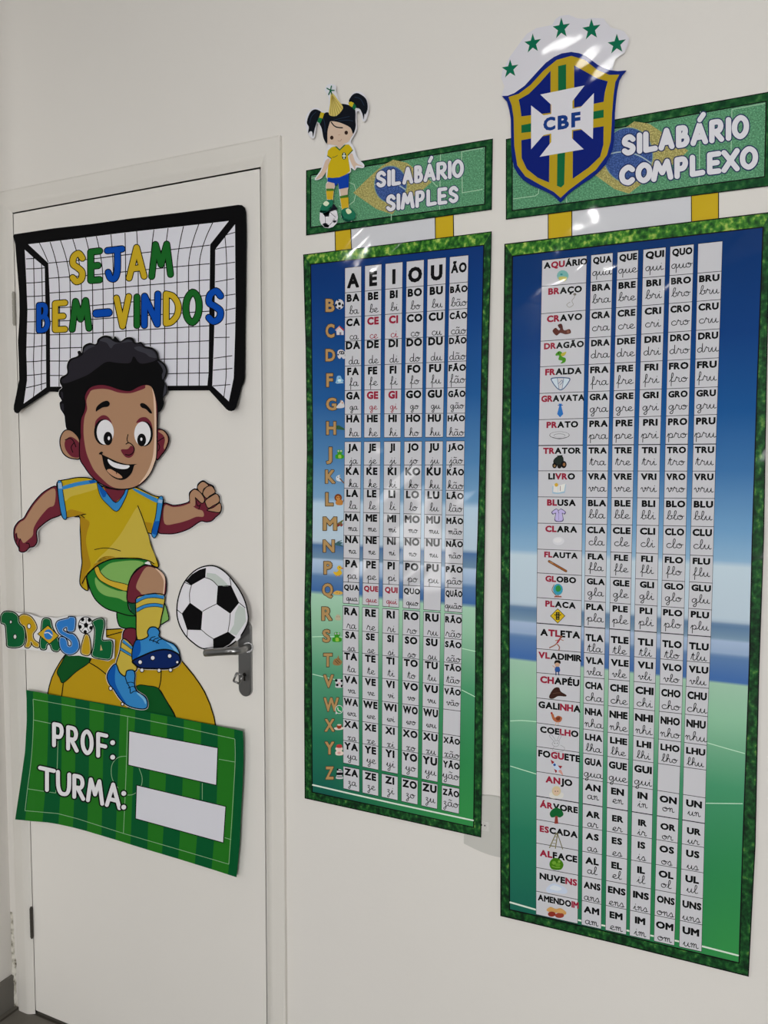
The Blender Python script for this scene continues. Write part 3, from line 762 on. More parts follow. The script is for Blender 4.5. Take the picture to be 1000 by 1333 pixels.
A.fill('385,165 310,195 230,275 178,350 140,412 100,438 68,482 62,535 75,520 82,560 108,575 130,605 172,575 205,540 213,480 260,400 330,320 380,292', SKIN, True)
A.line('104,572 92,605 96,648', 1.1, BL); A.line('150,608 172,610 180,642', 1.1, BL, step=False); A.line('66,530 75,560 72,590', 1.1, BL, step=False)
A.part('arm', label='left arm swung back with a closed fist'); fr(150, 610); A.shape(ARMR, SKIND, O, BL, True)
A.fill('402,302 470,313 545,305 612,282 625,300 668,330 712,345 718,390 660,392 590,420 500,445 402,448', SKIN, True)
for s in ('705,205 668,160 682,125 715,105 750,125 757,142 722,165', '712,200 740,152 780,140 806,165 812,195 770,222 742,242', '735,285 735,258 780,225 822,205 846,230 846,272 800,300 757,322', '748,340 765,328 800,315 850,280 864,310 852,355 800,352'):
    A.shape(s, SKIN, 1.2, BL, True)
A.fill('620,300 606,250 612,203 645,172 690,192 727,245 712,282 690,268 655,238 650,300', SKIN, True); A.line('606,265 606,205 642,168 692,192 727,248 712,282 682,268 652,236', 1.2, BL); A.line('652,240 668,300 690,300', 1.1, BL, step=False); A.line('680,330 695,290', 1, BL, step=False)
A.part('arm', label='right arm raised in front with a clenched fist')
fr(90, 700)
A.shape(SHORTB, GRN, O, BL); A.part('shorts_leg', label='far leg of the shorts'); A.shape(SHORTC, GRNL, O, BL); A.part('shorts_hem', label='light green hem behind the knee')
A.shape(CALF, SKIND, O, BL); A.part('calf')
fr(130, 800); A.shape(SOCKB, YELL, O, BL, True)
A.fill('190,200 268,266 266,288 183,226', BLU); A.fill('170,268 252,318 258,342 163,288', BLU, step=False); A.line('183,226 266,288', .7, BL); A.line('170,268 254,320', .7, BL, step=False); A.line('163,288 256,342', .7, BL, step=False)
A.part('sock', label='yellow sock of the standing leg with blue bands')
for c, r0 in (((88, 600), 15), ((184, 728), 12)): q = ellipse(c[0], c[1], r0, r0 * 1.2, 12); A.fill(q, WHITE); A._edge(q, 1.1, BL)
A.shape(BOOTB, BLU, O, BL, True)
A.fill('128,410 88,445 63,500 78,560 115,605 165,680 215,725 170,650 130,570 122,500', BLUD, True); A.fill('300,640 350,690 372,730 376,700 355,668 320,640', BLUL, True, step=False)
A.line('205,500 218,545 245,600 250,640 275,625 302,622', 1.1, BL); A.line('218,558 250,550 278,558', 1, BL, step=False); A.line('232,598 262,585 290,592', 1, BL, step=False)
A.part('boot', label='blue boot standing on the ball')
fr(90, 700); A.shape(SHORTS, GRN, O, BL, True)
A.fill('255,272 320,215 400,195 540,185 608,207 545,255 500,318 478,383 400,373 312,330 262,297', GRNL, True); A.fill('215,322 245,355 310,398 400,432 466,442 470,520 400,492 300,472 240,432 212,370', GRNL, True, step=False)
A.shape('205,252 237,235 262,290 332,345 480,385 470,434 380,410 300,375 237,330', K(200, 168, 52), .9, BL); A.fill('612,206 640,192 668,203 664,224 620,212', WHITE); A.fill('478,525 536,532 542,630 505,600', GRND, step=False)
A.part('shorts', label='green shorts with a yellow side stripe')
A.shape(KNEE, SKIND, O, BL, True); A.fill('628,240 700,250 752,288 776,340 770,458 700,447 600,462 575,440 545,402 572,325', SKIN, True); A.fill('700,246 752,280 782,335 772,458 764,458 770,360 745,300', SKINL, True)
A.part('leg', label='raised bent knee')
A.shape(SOCKF, YELL, O, BL, True)
A.fill('546,500 620,466 700,458 774,472 771,500 700,488 620,495 546,532', BLU); A.fill('548,575 620,543 700,533 764,545 762,570 700,560 620,570 550,606', BLU, step=False)
for s in ('546,532 620,495 700,488 771,500', '548,575 620,543 700,533 764,545', '550,606 620,570 700,560 762,570'): A.line(s, .8, BL, step=False)
A.part('sock', label='yellow sock of the kicking leg with two blue bands')
fr(130, 800); A.shape(BOOTF, BLU, O, BL, True)
A.fill('292,222 325,213 333,290 310,340 270,362 270,290', BLUD, True); A.fill('540,225 600,255 635,300 645,325 610,300 575,255', BLUL, True, step=False)
A.shape('268,376 350,335 430,302 500,286 570,290 640,325 655,372 630,414 555,440 450,440 330,434 286,406', NAVY, 2.2, BL, True)
A.line('405,212 420,188 450,180', 1.1, BL); A.line('432,222 445,200 478,190', 1.1, BL, step=False); A.line('462,234 475,210 505,200', 1.1, BL, step=False); A.line('405,205 440,215 480,235', 1.1, BL, step=False)
A.up()
for x, y, r0 in ((328, 388, 15), (430, 354, 16), (568, 338, 15), (630, 388, 10), (342, 453, 14), (482, 455, 13), (575, 452, 13)):
    A.fill(ellipse(x, y, r0 + 4, (r0 + 4) * 1.15, 14), BL, step=False)
A.up()
for x, y, r0 in ((328, 388, 15), (430, 354, 16), (568, 338, 15), (630, 388, 10), (342, 453, 14), (482, 455, 13), (575, 452, 13)):
    A.fill(ellipse(x, y - 1, r0 - 1, r0, 14), WHITE, step=False)
A.part('boot', label='blue boot of the raised foot showing a studded navy sole')
fr(70, 540); A.shape(SHIRT, YEL, O, BL, True)
A.fill('686,745 720,830 765,962 788,1060 835,1185 800,1205 690,1160 560,1160 470,1165 380,1192 330,1215 370,1160 450,1085 540,975 610,860', YELL, True)
A.fill('82,605 200,580 330,560 352,600 230,640 140,665 92,700', YELL, True, step=False); A.fill('216,835 262,850 292,880 270,960 262,1040 285,1150 300,1230 260,1300 240,1390 222,1370 222,1297 236,1207 230,1137 224,1000', YELD, True, step=False)
A.fill('105,790 150,770 260,808 170,826 105,830', YELD, True, step=False); A.fill('740,870 800,880 795,950 770,955', YELD, step=False); A.fill('320,1245 400,1190 500,1160 420,1150 350,1190', YELD, True, step=False)
A.fill('400,575 430,600 520,614 592,610 572,650 502,716 442,660', SKIND); 
A.shape('30,553 65,547 76,640 105,832 73,838 48,740', BLU, 1, BL); A.shape('850,682 890,692 836,982 795,966 828,830', BLU, 1, BL); A.fill('816,868 862,862 836,980 797,964', BLUD)
A.fill('72,582 200,546 330,530 342,552 200,577 75,607', BLU, True); A.fill('652,597 720,627 800,662 846,687 840,715 760,677 652,614', BLU, True, step=False)
A.fill('32,557 64,551 68,600 38,600', K(150, 178, 204)); A.fill('852,686 886,694 880,720 846,714', K(150, 178, 204), step=False); A.fill('280,534 330,530 344,552 300,560', BLUD, step=False)
A.shape('353,558 374,570 432,636 503,714 566,650 582,612 606,610 572,700 513,786 440,732 380,662', BLU, 1.0, BL); A.fill('358,565 374,572 432,636 420,668 400,672 375,620', BLUD)
A.line('684,740 720,830 765,962', 1.2, BL); A.line('215,832 170,828 262,808 225,815 250,838', 1.0, BL, step=False); fr(10, 610); A.line('708,659 780,646 850,652 918,670', 1.0, BL, step=False)
fr(90, 700); A.line('105,372 130,325 150,298 210,238 300,188 400,166 560,172 645,186 690,212', 1.4, BL, step=False)
A.part('shirt', label='yellow shirt with blue collar and cuffs')
fr(70, 430); A.shape(EARL, SKIN, O, BL, True); A.fill('98,892 140,866 200,905 216,960 213,1030 150,1030 105,985 88,935', SKIND, True); A.line('93,892 130,878 160,900 180,948', 1.2, BL); A.line('165,915 142,950 155,992', 1.2, BL, step=False); A.part('ear')
A.shape(EARR, SKIND, O, BL, True); A.fill('850,822 882,814 915,845 928,895 905,965 895,950 905,890 888,850', SKIN, True); A.line('842,908 870,888 898,872', 1.2, BL); A.line('850,920 862,950 850,980', 1.2, BL, step=False)
A.part('ear')
A.shape(FACE, SKIND, O, BL, True)
A.fill('290,512 312,487 380,476 450,482 530,507 620,512 690,492 742,470 747,447 790,456 812,495 828,560 834,640 834,1000 815,1085 765,1185 695,1252 620,1282 530,1287 460,1265 390,1205 330,1140 290,1060 262,980 245,870 243,780 252,700 272,640 266,570', SKIN, True)
A.fill('800,470 822,540 832,640 835,800 834,1000 815,1090 770,1182 690,1255 755,1165 798,1060 815,950 818,760 812,560', SKINL, True)
A.part('face', label='brown face with maroon shading'); A.up()
A.fill('335,815 340,740 392,692 440,703 474,757 440,745 380,740 352,790', SKIND, True); A.fill(ellipse(404, 828, 76, 106, 28), BL); A.fill(ellipse(419, 829, 70, 101, 28), WHITE); A.fill(ellipse(441, 880, 36, 55, 22), BL); A.fill(ellipse(448, 878, 10, 16, 12), WHITE); A.part('eye', label='wide white eye with a black pupil'); A.up()
A.fill('670,752 700,714 750,708 792,750 806,820 790,790 740,745 700,748', SKIND, True); A.fill(ellipse(737, 842, 70, 102, 28), BL); A.fill(ellipse(722, 842, 67, 99, 28), WHITE); A.fill(ellipse(715, 892, 36, 52, 22), BL); A.fill(ellipse(713, 886, 9, 14, 12), WHITE); A.part('eye', label='wide white eye with a black pupil'); A.up()
A.fill('343,660 350,622 392,585 435,573 456,595 442,620 400,627 365,647', BL, True); A.part('eyebrow'); A.fill('702,605 715,592 745,600 780,635 800,674 780,672 750,642 715,628', BL, True, step=False); A.part('eyebrow')
A.fill('546,972 600,966 632,938 657,978 642,1020 610,1038 575,1022', SKIND, True); A.line('604,848 596,888 607,916', 1.1, BL); A.line('588,925 612,915 643,938 655,972 638,1003 610,1015 585,1010', 1.3, BL, step=False); A.part('nose', label='maroon shaded cartoon nose')
fr(70, 540); A.fill('366,320 385,300 402,308 395,322 450,350 520,382 600,402 680,400 655,412 635,470 592,517 540,530 480,507 430,457 405,402 390,330', BL, True); A.fill('440,360 490,386 560,406 616,413 600,436 550,441 490,427 450,396', WHITE, True); A.fill('432,452 460,441 500,462 540,487 558,512 520,514 470,490', K(186, 142, 112), True, step=False); A.line('470,440 500,452 512,480', .9, BL)
A.part('mouth', label='open laughing mouth with white teeth')
fr(70, 430); A.fill(HAIR, BL, True)
A.fill('75,430 65,400 118,358 120,290 142,245 205,220 240,190 250,140 300,115 350,120 375,75 415,55 455,65 490,90 540,98 590,72 630,75 655,110 705,108 735,140 800,155 835,190 840,235 780,262 700,268 650,212 620,265 520,265 430,257 350,310 280,360 200,395 120,425', HAIRM, True)
A.fill('845,250 890,280 912,325 902,370 887,402 880,362 890,330 872,290', HAIRL, True); A.fill('372,82 415,60 455,70 492,94 545,100 600,77 640,92 598,96 500,112 465,147 430,102', HAIRL, True, step=False)
A.fill('700,130 745,147 800,162 830,197 835,225 780,215 742,187 680,165 655,140', HAIRL, True, step=False); A.fill('242,182 255,140 300,120 335,128 285,150', HAIRL, True, step=False); A.fill('905,440 918,480 912,510 890,540 895,490', HAIRL, True, step=False); A.fill('60,500 75,510 75,560 60,530', HAIRM, True, step=False); A.fill('62,600 80,600 80,660 60,630', HAIRM, True, step=False)
A.part('hair', label='curly black hair with grey highlights')

# ---- white football with black patches beside the handle
fb = empty('football_cutout', P(277, 846, .004), 'white football cutout with black patches above the door handle', 'cutout')
A = Art(fb, .0036, [(0, lambda x: .024 * max(0, (x - 262) / 61) ** 2, [262 + 7 * k for k in range(10)])]); fr(210, 720, 6.66)
BO = '135,490 145,400 180,290 235,205 310,140 400,110 480,118 560,170 630,250 690,340 730,430 752,530 752,590 730,650 690,715 620,785 540,825 440,835 350,825 280,780 215,720 165,640 140,560'
A.sheet(BO, K(204, 203, 210), .0016, smooth=True); q = curve(pts(BO), True); A.part('ball_face'); A.up()
for s in ('210,245 265,185 330,145 388,128 382,210 262,278', '490,282 605,280 675,430 598,525 478,442', '248,430 358,508 345,668 225,665 178,525', '452,742 580,682 645,730 590,790 520,828 455,828'): A.fill(s, BL, step=False)
A.fill('388,205 395,170 470,180 530,225 590,290 500,285', K(176, 184, 180), step=False); A.fill('640,520 672,450 725,480 735,590 650,715 590,690 630,620', K(176, 184, 180), step=False)
A.up()
for s in ('262,278 245,350 248,430', '375,210 440,235 490,285', '358,505 420,470 478,442', '598,525 592,600 578,682', '345,662 400,710 455,745', '605,280 598,235 590,215', '675,430 728,475', '178,525 138,492', '228,665 222,735', '455,828 452,742', '205,255 262,278', '360,828 455,815'): A.line(s, .9, BL, step=False, caps=False)
A._edge(q, 1.7, BL); A.fill('640,755 690,700 685,735 655,765', WHITE); A.fill('385,132 400,124 412,132 398,140', WHITE, step=False)
A.part('ball_patches', label='black pentagons and seams')

# ---- green sign for the teacher's name and the class
sg = empty('name_sign', P(165, 1105, .004), 'green striped sign reading PROF and TURMA with two blank boxes on the door', 'sign')
A = Art(sg, .0052, [(0, lambda x: .0105 * min(1, max(0, (92 - x) / 46)) + .011 * max(0, (x - 215) / 100) ** 2, [46, 58, 70, 82, 92, 215, 235, 255, 275, 295, 318])]); fr(0, 0, 1)
SIGN = '33.9,898 62.5,903.5 98.2,909.3 155.8,919.6 217.8,931.5 261.8,940.5 305,949.2 316.2,951.6 317,965 317,994 315.8,1025 313.8,1060 312,1100 308,1142 275.4,1131.5 232,1118 191.7,1106 150.5,1093.2 113.3,1082 84.8,1074.4 62,1070.6 39.8,1068.8 19.7,1066.7 22.2,1050 27,1018 32.6,978 34.8,938 34.6,912'
GS, GD = K(36, 112, 32), K(8, 84, 44)
A.sheet(SIGN, GD, .0012); A.part('sign_card')
A.up()
ET = [34, 43, 62.5, 79.8, 98.2, 116.6, 135.8, 156.6, 176.2, 196, 217.8, 239.4, 261.8, 283.4, 305, 316.2]; EB = [19.7, 32.5, 55.3, 76, 95, 113.3, 132.2, 150.5, 170, 191.7, 211, 232, 253.7, 275.4, 297, 308]
ty = lambda x: 898 + (x - 34) * .1905 if x < 160 else 921.5 + (x - 160) * .193
def by(x):
    B = [(19.7, 1066.7), (39.8, 1068.8), (62, 1070.6), (84.8, 1074.4), (113.3, 1082), (150.5, 1093.2), (191.7, 1106), (232, 1118), (275.4, 1131.5), (308, 1142)]
    for (a, c), (d, e) in zip(B, B[1:]):
        if x <= d: return c + (e - c) * (x - a) / (d - a)
    return 1142
def bow(i, t): return ET[i] + (EB[i] - ET[i]) * t + math.sin(math.pi * t) * (4.2 * max(0, 1 - i / 6) + 4 * max(0, (i - 8) / 7))
for i in range(1, 14, 2):
    L_ = [(bow(i, k / 8), ty(ET[i]) + (by(EB[i]) - ty(ET[i])) * k / 8) for k in range(9)]; R_ = [(bow(i + 1, k / 8), ty(ET[i + 1]) + (by(EB[i + 1]) - ty(ET[i + 1])) * k / 8) for k in range(9)]
    for k in range(8): A.tri(L_[k], R_[k], R_[k + 1], GS); A.tri(L_[k], R_[k + 1], L_[k + 1], GS)
A.up(); LN = K(140, 178, 138)
def wl(s, sm=True): A.line(s, .7, LN, smooth=sm, step=False, caps=False)
wl('43,910.2 100,920.5 166,932.5 240,947.5 305.8,962', False); wl('305.8,962 306.2,990 303.5,1040 301,1080 298,1125'); wl('298,1125 230,1105 161,1085 100,1065.5 75,1059 32.5,1055.3', False); wl('43,910.2 43.6,937 41,985 35.8,1027 32.5,1055.3')
wl('166.2,933.2 164,1010 160.7,1085'); wl('43.8,937.2 64.6,941.5 73,943', False); wl('75.5,965 74.4,998.8 72.6,1032'); wl('35.8,1026.8 72.6,1032.4', False); wl('285,988.3 306,992', False); wl('263.4,1019.6 263.4,1041', False); wl('292.5,1090.4 301,1093', False)
wl('164.6,984.3 154,986 146.5,994 144.8,1005 147,1016 154,1026'); wl('181,1000 184.6,1010 185,1018 183,1026'); wl('177,1032 172,1034.6 166,1035')
A.part('pitch_print', label='light green stripes and thin pitch lines'); A.up()
for nm, s in (('upper', '167.9,951.6 283.7,973.6 281.8,1022.3 166.9,995.9'), ('lower', '177.8,1022 294,1049.8 290.9,1097.2 176.4,1065.7')):
    A.fill(s, K(196, 196, 204), step=False); A._edge(pts(s), 1.1, BL); A.part('name_box', label=nm + ' blank white writing box')
A.up(2); fr(15, 890)
t, b = linear(345, 328, 700, 408), linear(345, 500, 700, 585)
WL = K(206, 205, 212)
def word(chs, t, b, w, rimw, ink=WL, rim=BL, art=None):
    a = art or A; n0 = a.n
    for ph in (0, 1):
        for c, xl, xr in chs:
            a.n = n0
            if c == ':':
                a.n = n0 + ph
                for yy in (t, b): a.dot((FR[0] + xl / FR[2], FR[1] + yy(xl) / FR[2]), ((w * .62 if ph else w * .62 + rimw)) / FR[2], ink if ph else rim, 16)
            elif c == "'":
                a.n = n0 + ph
                a.line([(FR[0] + xl / FR[2], FR[1] + t(xl) / FR[2]), (FR[0] + xr / FR[2], FR[1] + b(xr) / FR[2])], (w * .9 + (0 if ph else rimw * 2)) / FR[2], ink if ph else rim, step=False)
            else: marker(a, c, xl, xr, t, b, w, ink, rim, rimw, rim_only=not ph, fill_only=bool(ph))
    a.n = n0 + 2
word([('P', 338, 415), ('R', 452, 535), ('O', 578, 652), ('F', 697, 775)], t, b, 32, 11); word([(':', 823, 823)], linear(0, 480, 1, 480), linear(0, 598, 1, 598), 32, 11)
A.part('lettering', label='white outlined word PROF')
word([('T', 232, 345), ('U', 378, 470), ('R', 502, 588), ('M', 622, 738), ('A', 776, 878)], linear(232, 684, 878, 832), linear(280, 862, 878, 1012), 32, 11); word([(':', 913, 913)], linear(0, 893, 1, 893), linear(0, 1005, 1, 1005), 32, 11)
A.part('lettering', label='white outlined word TURMA')

# ---- BRASIL lettering cutout
br = empty('lettering_cutout', P(65, 850, .01), 'BRASIL lettering cutout in green, yellow and blue at the left edge of the door', 'cutout')
A = Art(br, .0085, [(0, lambda x: .006 * min(1, max(0, (60 - x) / 30)), [30, 40, 50, 60])]); fr(0, 780)
A.sheet('-2,120 40,90 110,98 160,112 240,118 330,150 380,140 440,150 470,150 550,132 622,142 650,140 700,135 760,150 810,145 862,160 862,310 935,330 930,480 880,505 750,480 640,458 560,462 480,430 420,435 320,420 240,412 60,402 40,330 30,220 -2,200', K(203, 202, 203), .0015); A.part('backing_card', label='white sheet cut around the letters'); A.up()
bg, by_, bb_ = K(14, 94, 52), K(186, 150, 30), K(46, 120, 196)
def lt(s, m, lab, holes=()):
    q = A.fill(s, m, True); A._edge(q, 1.1, BL); A._edge(offset(q, -1.15), .35, K(190, 200, 190)); A.up()
    for x, y, rx, ry in holes: h = ellipse(x, y, rx, ry, 14); A.fill(h, K(203, 202, 203)); A._edge(h, .9, BL)
    A.part('letter', label=lab)
lt('175,215 155,180 152,145 190,120 250,138 290,190 302,240 272,285 282,330 322,362 312,396 270,382 252,350 255,372 232,398 200,385 216,330 200,230', by_, 'yellow letter R of BRASIL', [(236, 220, 14, 20)])
lt('5,135 40,98 110,104 150,138 158,190 197,230 209,300 192,370 140,396 60,388 50,330 40,215 8,195', bg, 'green letter B of BRASIL', [(88, 185, 10, 14), (122, 305, 14, 20)])
lt('335,215 345,165 375,150 412,165 430,230 467,300 492,390 470,427 425,417 405,372 385,372 375,410 330,407 320,350 330,290', bg, 'green letter A of BRASIL with a small flag')
q = A.fill('306,282 390,213 478,298 402,364', K(196, 160, 40)); A._edge(q, .9, BL); q = ellipse(394, 287, 36, 42, 18); A.fill(q, bb_); A.line('365,275 395,272 424,298', 1.2, WHITE); A.part('flag_diamond', label='yellow diamond with a blue disc')
lt('452,215 470,175 530,157 556,150 560,140 612,148 616,205 602,262 548,264 540,232 516,250 560,275 600,282 638,330 648,390 620,435 570,455 520,440 488,400 478,340 490,305 530,312 550,345 555,375 575,378 575,345 530,312 480,280', bb_, 'blue letter S of BRASIL')
lt('690,288 722,293 737,350 740,430 715,460 670,450 655,420 668,350', by_, 'yellow letter I of BRASIL')
q = ellipse(697, 212, 58, 68, 26); A.fill(q, K(205, 205, 208)); A._edge(q, 1.1, BL); A.up()
A.fill(ellipse(700, 212, 20, 24, 5, -1.5), BL, step=False)
for a0 in range(5):
    an = -1.5 + a0 * 1.2566 + .63; A.fill(ellipse(697 + 47 * math.cos(an), 212 + 55 * math.sin(an), 15, 17, 6), BL, step=False)
    an -= .63; A.line([(FR[0] + (700 + 18 * math.cos(an)) / 6.25, FR[1] + (212 + 22 * math.sin(an)) / 6.25), (FR[0] + (697 + 50 * math.cos(an)) / 6.25, FR[1] + (212 + 60 * math.sin(an)) / 6.25)], .6, BL, step=False)
A.part('letter_dot', label='small football as the dot of the I')
lt('748,185 800,155 842,160 852,210 838,290 838,332 905,332 920,370 912,460 895,488 860,494 750,466 758,380 768,250', bg, 'green letter L of BRASIL')
A.fill('820,370 835,415 815,418', K(190, 170, 120)); A.part('letter_gap')
# ================================================================ wall posters
GN, GY = G(10, 38, 18), G(196, 166, 34)
NVY = G(38, 48, 92)
def ring(A, outer, inner, m_side, m_top=None):
    A.fill(outer, m_side, holes=[inner], step=False)

def header(name, outer, field, flagpts, circ, lines, texts, label, base=.0022):
    fr(0, 0, 1)
    o = pts(outer)
    hd_ = empty(name, P(sum(q[0] for q in o) / 4, max(q[1] for q in o), .002), label, 'sign', 'chart header signs')
    A = Art(hd_, base)
    A.sheet(outer, GRASS_H, .0015); A.up(); A._edge(offset(pts(outer), -.6), 1.3, GBLACK); A.part('grass_border', label='deep green grass print with black rims'); A.up()
    A.fill(field, GL_GREEN, step=False); A.up(); A._edge(offset(pts(field), .6), 1.5, GBLACK)
    A.up()
    for l in lines: A.line(l, 1.0, G(160, 196, 166), smooth=len(l) > 60, step=False, caps=False)
    A.part('pitch_print', label='glittery green pitch with white lines'); A.up()
    A.fill(flagpts, GL_YEL, step=False); A.up(); c = ellipse(*circ, 36); A.fill(c, GL_BLUE, step=False); A.up(); A._edge(c, 1.2, G(120, 150, 140))
    x, y, rx, ry = circ
    A.line([(x - rx, y + ry * .02), (x - rx * .3, y - ry * .12), (x + rx * .4, y), (x + rx * .95, y + ry * .3)], 1.6, G(160, 180, 185), step=False, caps=False)
    A.part('flag_print', label='glittery gold diamond with a blue disc'); A.up()
    return hd_, A
def text_lines(A, frame, rows, w, rw):
    for chs, t, b, lab in rows:
        fr(*frame); word(chs, t, b, w, rw, G(200, 200, 206), NVY, A); A.part('lettering', label=lab)

h1, A = header('header_sign', '398.5,221.8 641.8,180.4 640.4,273 398.5,306.6', '405.2,228.8 631.5,191.2 630.6,265.3 405.2,295.4',
    '459.8,251 475,236 497,216 512,208 530,212 562,237 545,252 520,266 511,279 490,272', (508.5, 240, 21, 24), ['601,197 602,251 628.5,246.5', '601,197.5 629,192.7', '573.5,201 572.5,273', '509.5,212 509.5,287', '441,268 448,272 461,262 464,250 461,240 453,237', '405.5,232 420,229.5', '560,232 566,240 570,243'], None,
    'smaller green glitter header sign reading SILABÁRIO SIMPLES above the left wall chart')
a_t, a_b = linear(75, 266, 680, 176), linear(75, 365, 680, 291)
text_lines(A, (480, 180, 5.882), [
    ([('S', 70, 122), ('I', 150, 163), ('L', 183, 236), ('A', 272, 328), ('B', 358, 405), ('A', 434, 500), ('R', 526, 592), ('I', 614, 628), ('O', 650, 715)], a_t, a_b, 'white word SILABÁRIO'),
    ([("'", 482, 466)], linear(0, 147, 1, 147), linear(0, 178, 1, 178), 'acute accent'),
    ([('S', 146, 196), ('I', 222, 234), ('M', 258, 338), ('P', 366, 420), ('L', 450, 512), ('E', 536, 592), ('S', 624, 676)], linear(150, 446, 650, 379), linear(150, 548, 650, 482), 'white word SIMPLES')], 28, 6)
h2, A = header('header_sign', '658.7,181 1004.5,118.8 1003,242.2 658.7,286', '667.6,191.5 997,132.5 995,229.5 667.6,273.6',
    '768,223 795,180 826,158 845,161 868,176 896,196 880,212 850,228 819,252 800,246', (818, 202, 32, 36), ['953,142 952,196', '953,142.5 996,134.5', '912,145 910,240', '820,162 819,250', '668,259 697,255 701,252 702,243', '736,245 738,264'], None,
    'larger green glitter header sign reading SILABÁRIO COMPLEXO above the right wall chart')
text_lines(A, (790, 120, 4.762), [
    ([('S', 108, 165), ('I', 197, 210), ('L', 236, 304), ('A', 338, 404), ('B', 440, 500), ('A', 536, 612), ('R', 645, 715), ('I', 748, 762), ('O', 792, 866)], linear(115, 282, 830, 158), linear(115, 378, 830, 274), 'white word SILABÁRIO'),
    ([("'", 600, 576)], linear(0, 137, 1, 137), linear(0, 172, 1, 172), 'acute accent'),
    ([('C', 94, 162), ('O', 196, 266), ('M', 292, 396), ('P', 430, 492), ('L', 524, 598), ('E', 632, 698), ('X', 728, 808), ('O', 842, 922)], linear(95, 472, 880, 352), linear(95, 565, 880, 464), 'white word COMPLEXO')], 34, 7)

def connector(l, r_, mid, label):
    fr(0, 0, 1)
    c = empty('connector_strip', P(sum(q[0] for q in pts(mid)) / 4, max(q[1] for q in pts(mid)), .001), label, 'paper strip', 'connector strips')
    A = Art(c, .0008)
    A.sheet(mid, G(188, 189, 194), .0006); A.part('white_strip'); A.up()
    for s, lab in ((l, 'left yellow bar'), (r_, 'right yellow bar')):
        A.fill(s, GY, step=False); A.up(); q = pts(s)
        for a, b in ((q[0], q[3]), (q[1], q[2])): A.line([a, b], 1.2, GBLACK, step=False, caps=False)
        A.part('yellow_bar', label=lab)
connector('436.2,299 456.6,296.2 457.8,326 436.8,328.6', '566.6,281.4 590.2,278.2 590.6,309 567,312', '436,299 590.4,278 591,309 436.6,329', 'short white paper strip with two yellow bars joining the left header and chart')
connector('713.8,277.5 744.6,273.6 744.6,309 713.8,313', '900.2,253.6 935.6,249.2 935.6,286 900.4,290.5', '713.6,277.6 936,249 936,286 713.8,313', 'longer white paper strip with two yellow bars joining the right header and chart')

# ---------------------------------------------------------------- the two syllable charts
def interp(tab, y):
    if y <= tab[0][0]: (a, u), (b, v) = tab[0], tab[1]
    else:
        for (a, u), (b, v) in zip(tab, tab[1:]):
            if y <= b: break
    t = (y - a) / (b - a); return u + (v - u) * t
def cell(cols, c, rows, r):
    """four corners (top left, top right, bottom right, bottom left) of a printed cell in the photograph"""
    L = [(y, row[0][0]) for y, row in cols]; R = [(y, row[-1][1]) for y, row in cols]
    out = []
    for side, k in ((0, 0), (1, 0), (1, 1), (0, 1)):
        yl, yr = rows[r][k], rows[r][2 + k]; y = (yl + yr) / 2
        tab = [(yy, row[c][side]) for yy, row in cols]
        for _ in range(3):
            x = interp(tab, y); xl, xr = interp(L, yl), interp(R, yr); y = yl + (yr - yl) * (x - xl) / (xr - xl)
        out.append((x, y))
    return out
def mapper(q):
    """local metres in the cell (x from the left, y down from the top) -> photograph; also the cell's width and height"""
    W = (P(*q[1]) - P(*q[0])).length * .5 + (P(*q[2]) - P(*q[3])).length * .5; H = (P(*q[3]) - P(*q[0])).length * .5 + (P(*q[2]) - P(*q[1])).length * .5
    def f(x, y):
        u, v = x / W, y / H
        return tuple((q[0][i] * (1 - u) + q[1][i] * u) * (1 - v) + (q[3][i] * (1 - u) + q[2][i] * u) * v for i in (0, 1))
    return f, W, H
def put_caps(A, q, s, top, h, m, maxw=.93, sx=1.06, cx=.5, runs=None, bold=.05, gap=.07):
    f, W, H = mapper(q); w = caps_width(s, gap, bold) * h * H * sx
    if w > maxw * W: sx *= maxw * W / w; w = maxw * W
    caps(A, s, lambda x, y: f(x, (top + h) * H - y), cx * W - w / 2, 0, h * H, sx, runs or [m] * len(s), gap, bold)
def put_cur(A, q, s, base, xh, m, maxw=.92, sx=1.25, cx=.54, w=1.0):
    f, W, H = mapper(q); ww = cur_width(s) * xh * H * sx
    if ww > maxw * W: sx *= maxw * W / ww; ww = maxw * W
    x0 = min(cx * W - ww / 2, W * .985 - ww)
    cursive(A, s, lambda x, y: f(x, base * H - y), x0, 0, xh * H, sx, m, w)
def paper(A, q, m=None):
    A.tri(q[0], q[1], q[2], m or GWHITE); A.tri(q[0], q[2], q[3], m or GWHITE)
def chart(name, label, outer, inner, stad, thick, base=.0058):
    fr(0, 0, 1); o = pts(outer)
    ch = empty(name, P(sum(q[0] for q in o) / len(o), max(q[1] for q in o), .002), label, 'chart', 'syllable charts')
    A = Art(ch, base); inn = pts(inner)
    A.sheet(outer, GRASS_D, thick)
    A.part('chart_sheet', label='laminated sheet edged with a deep green grass print'); A.up()
    return ch, A, o, inn

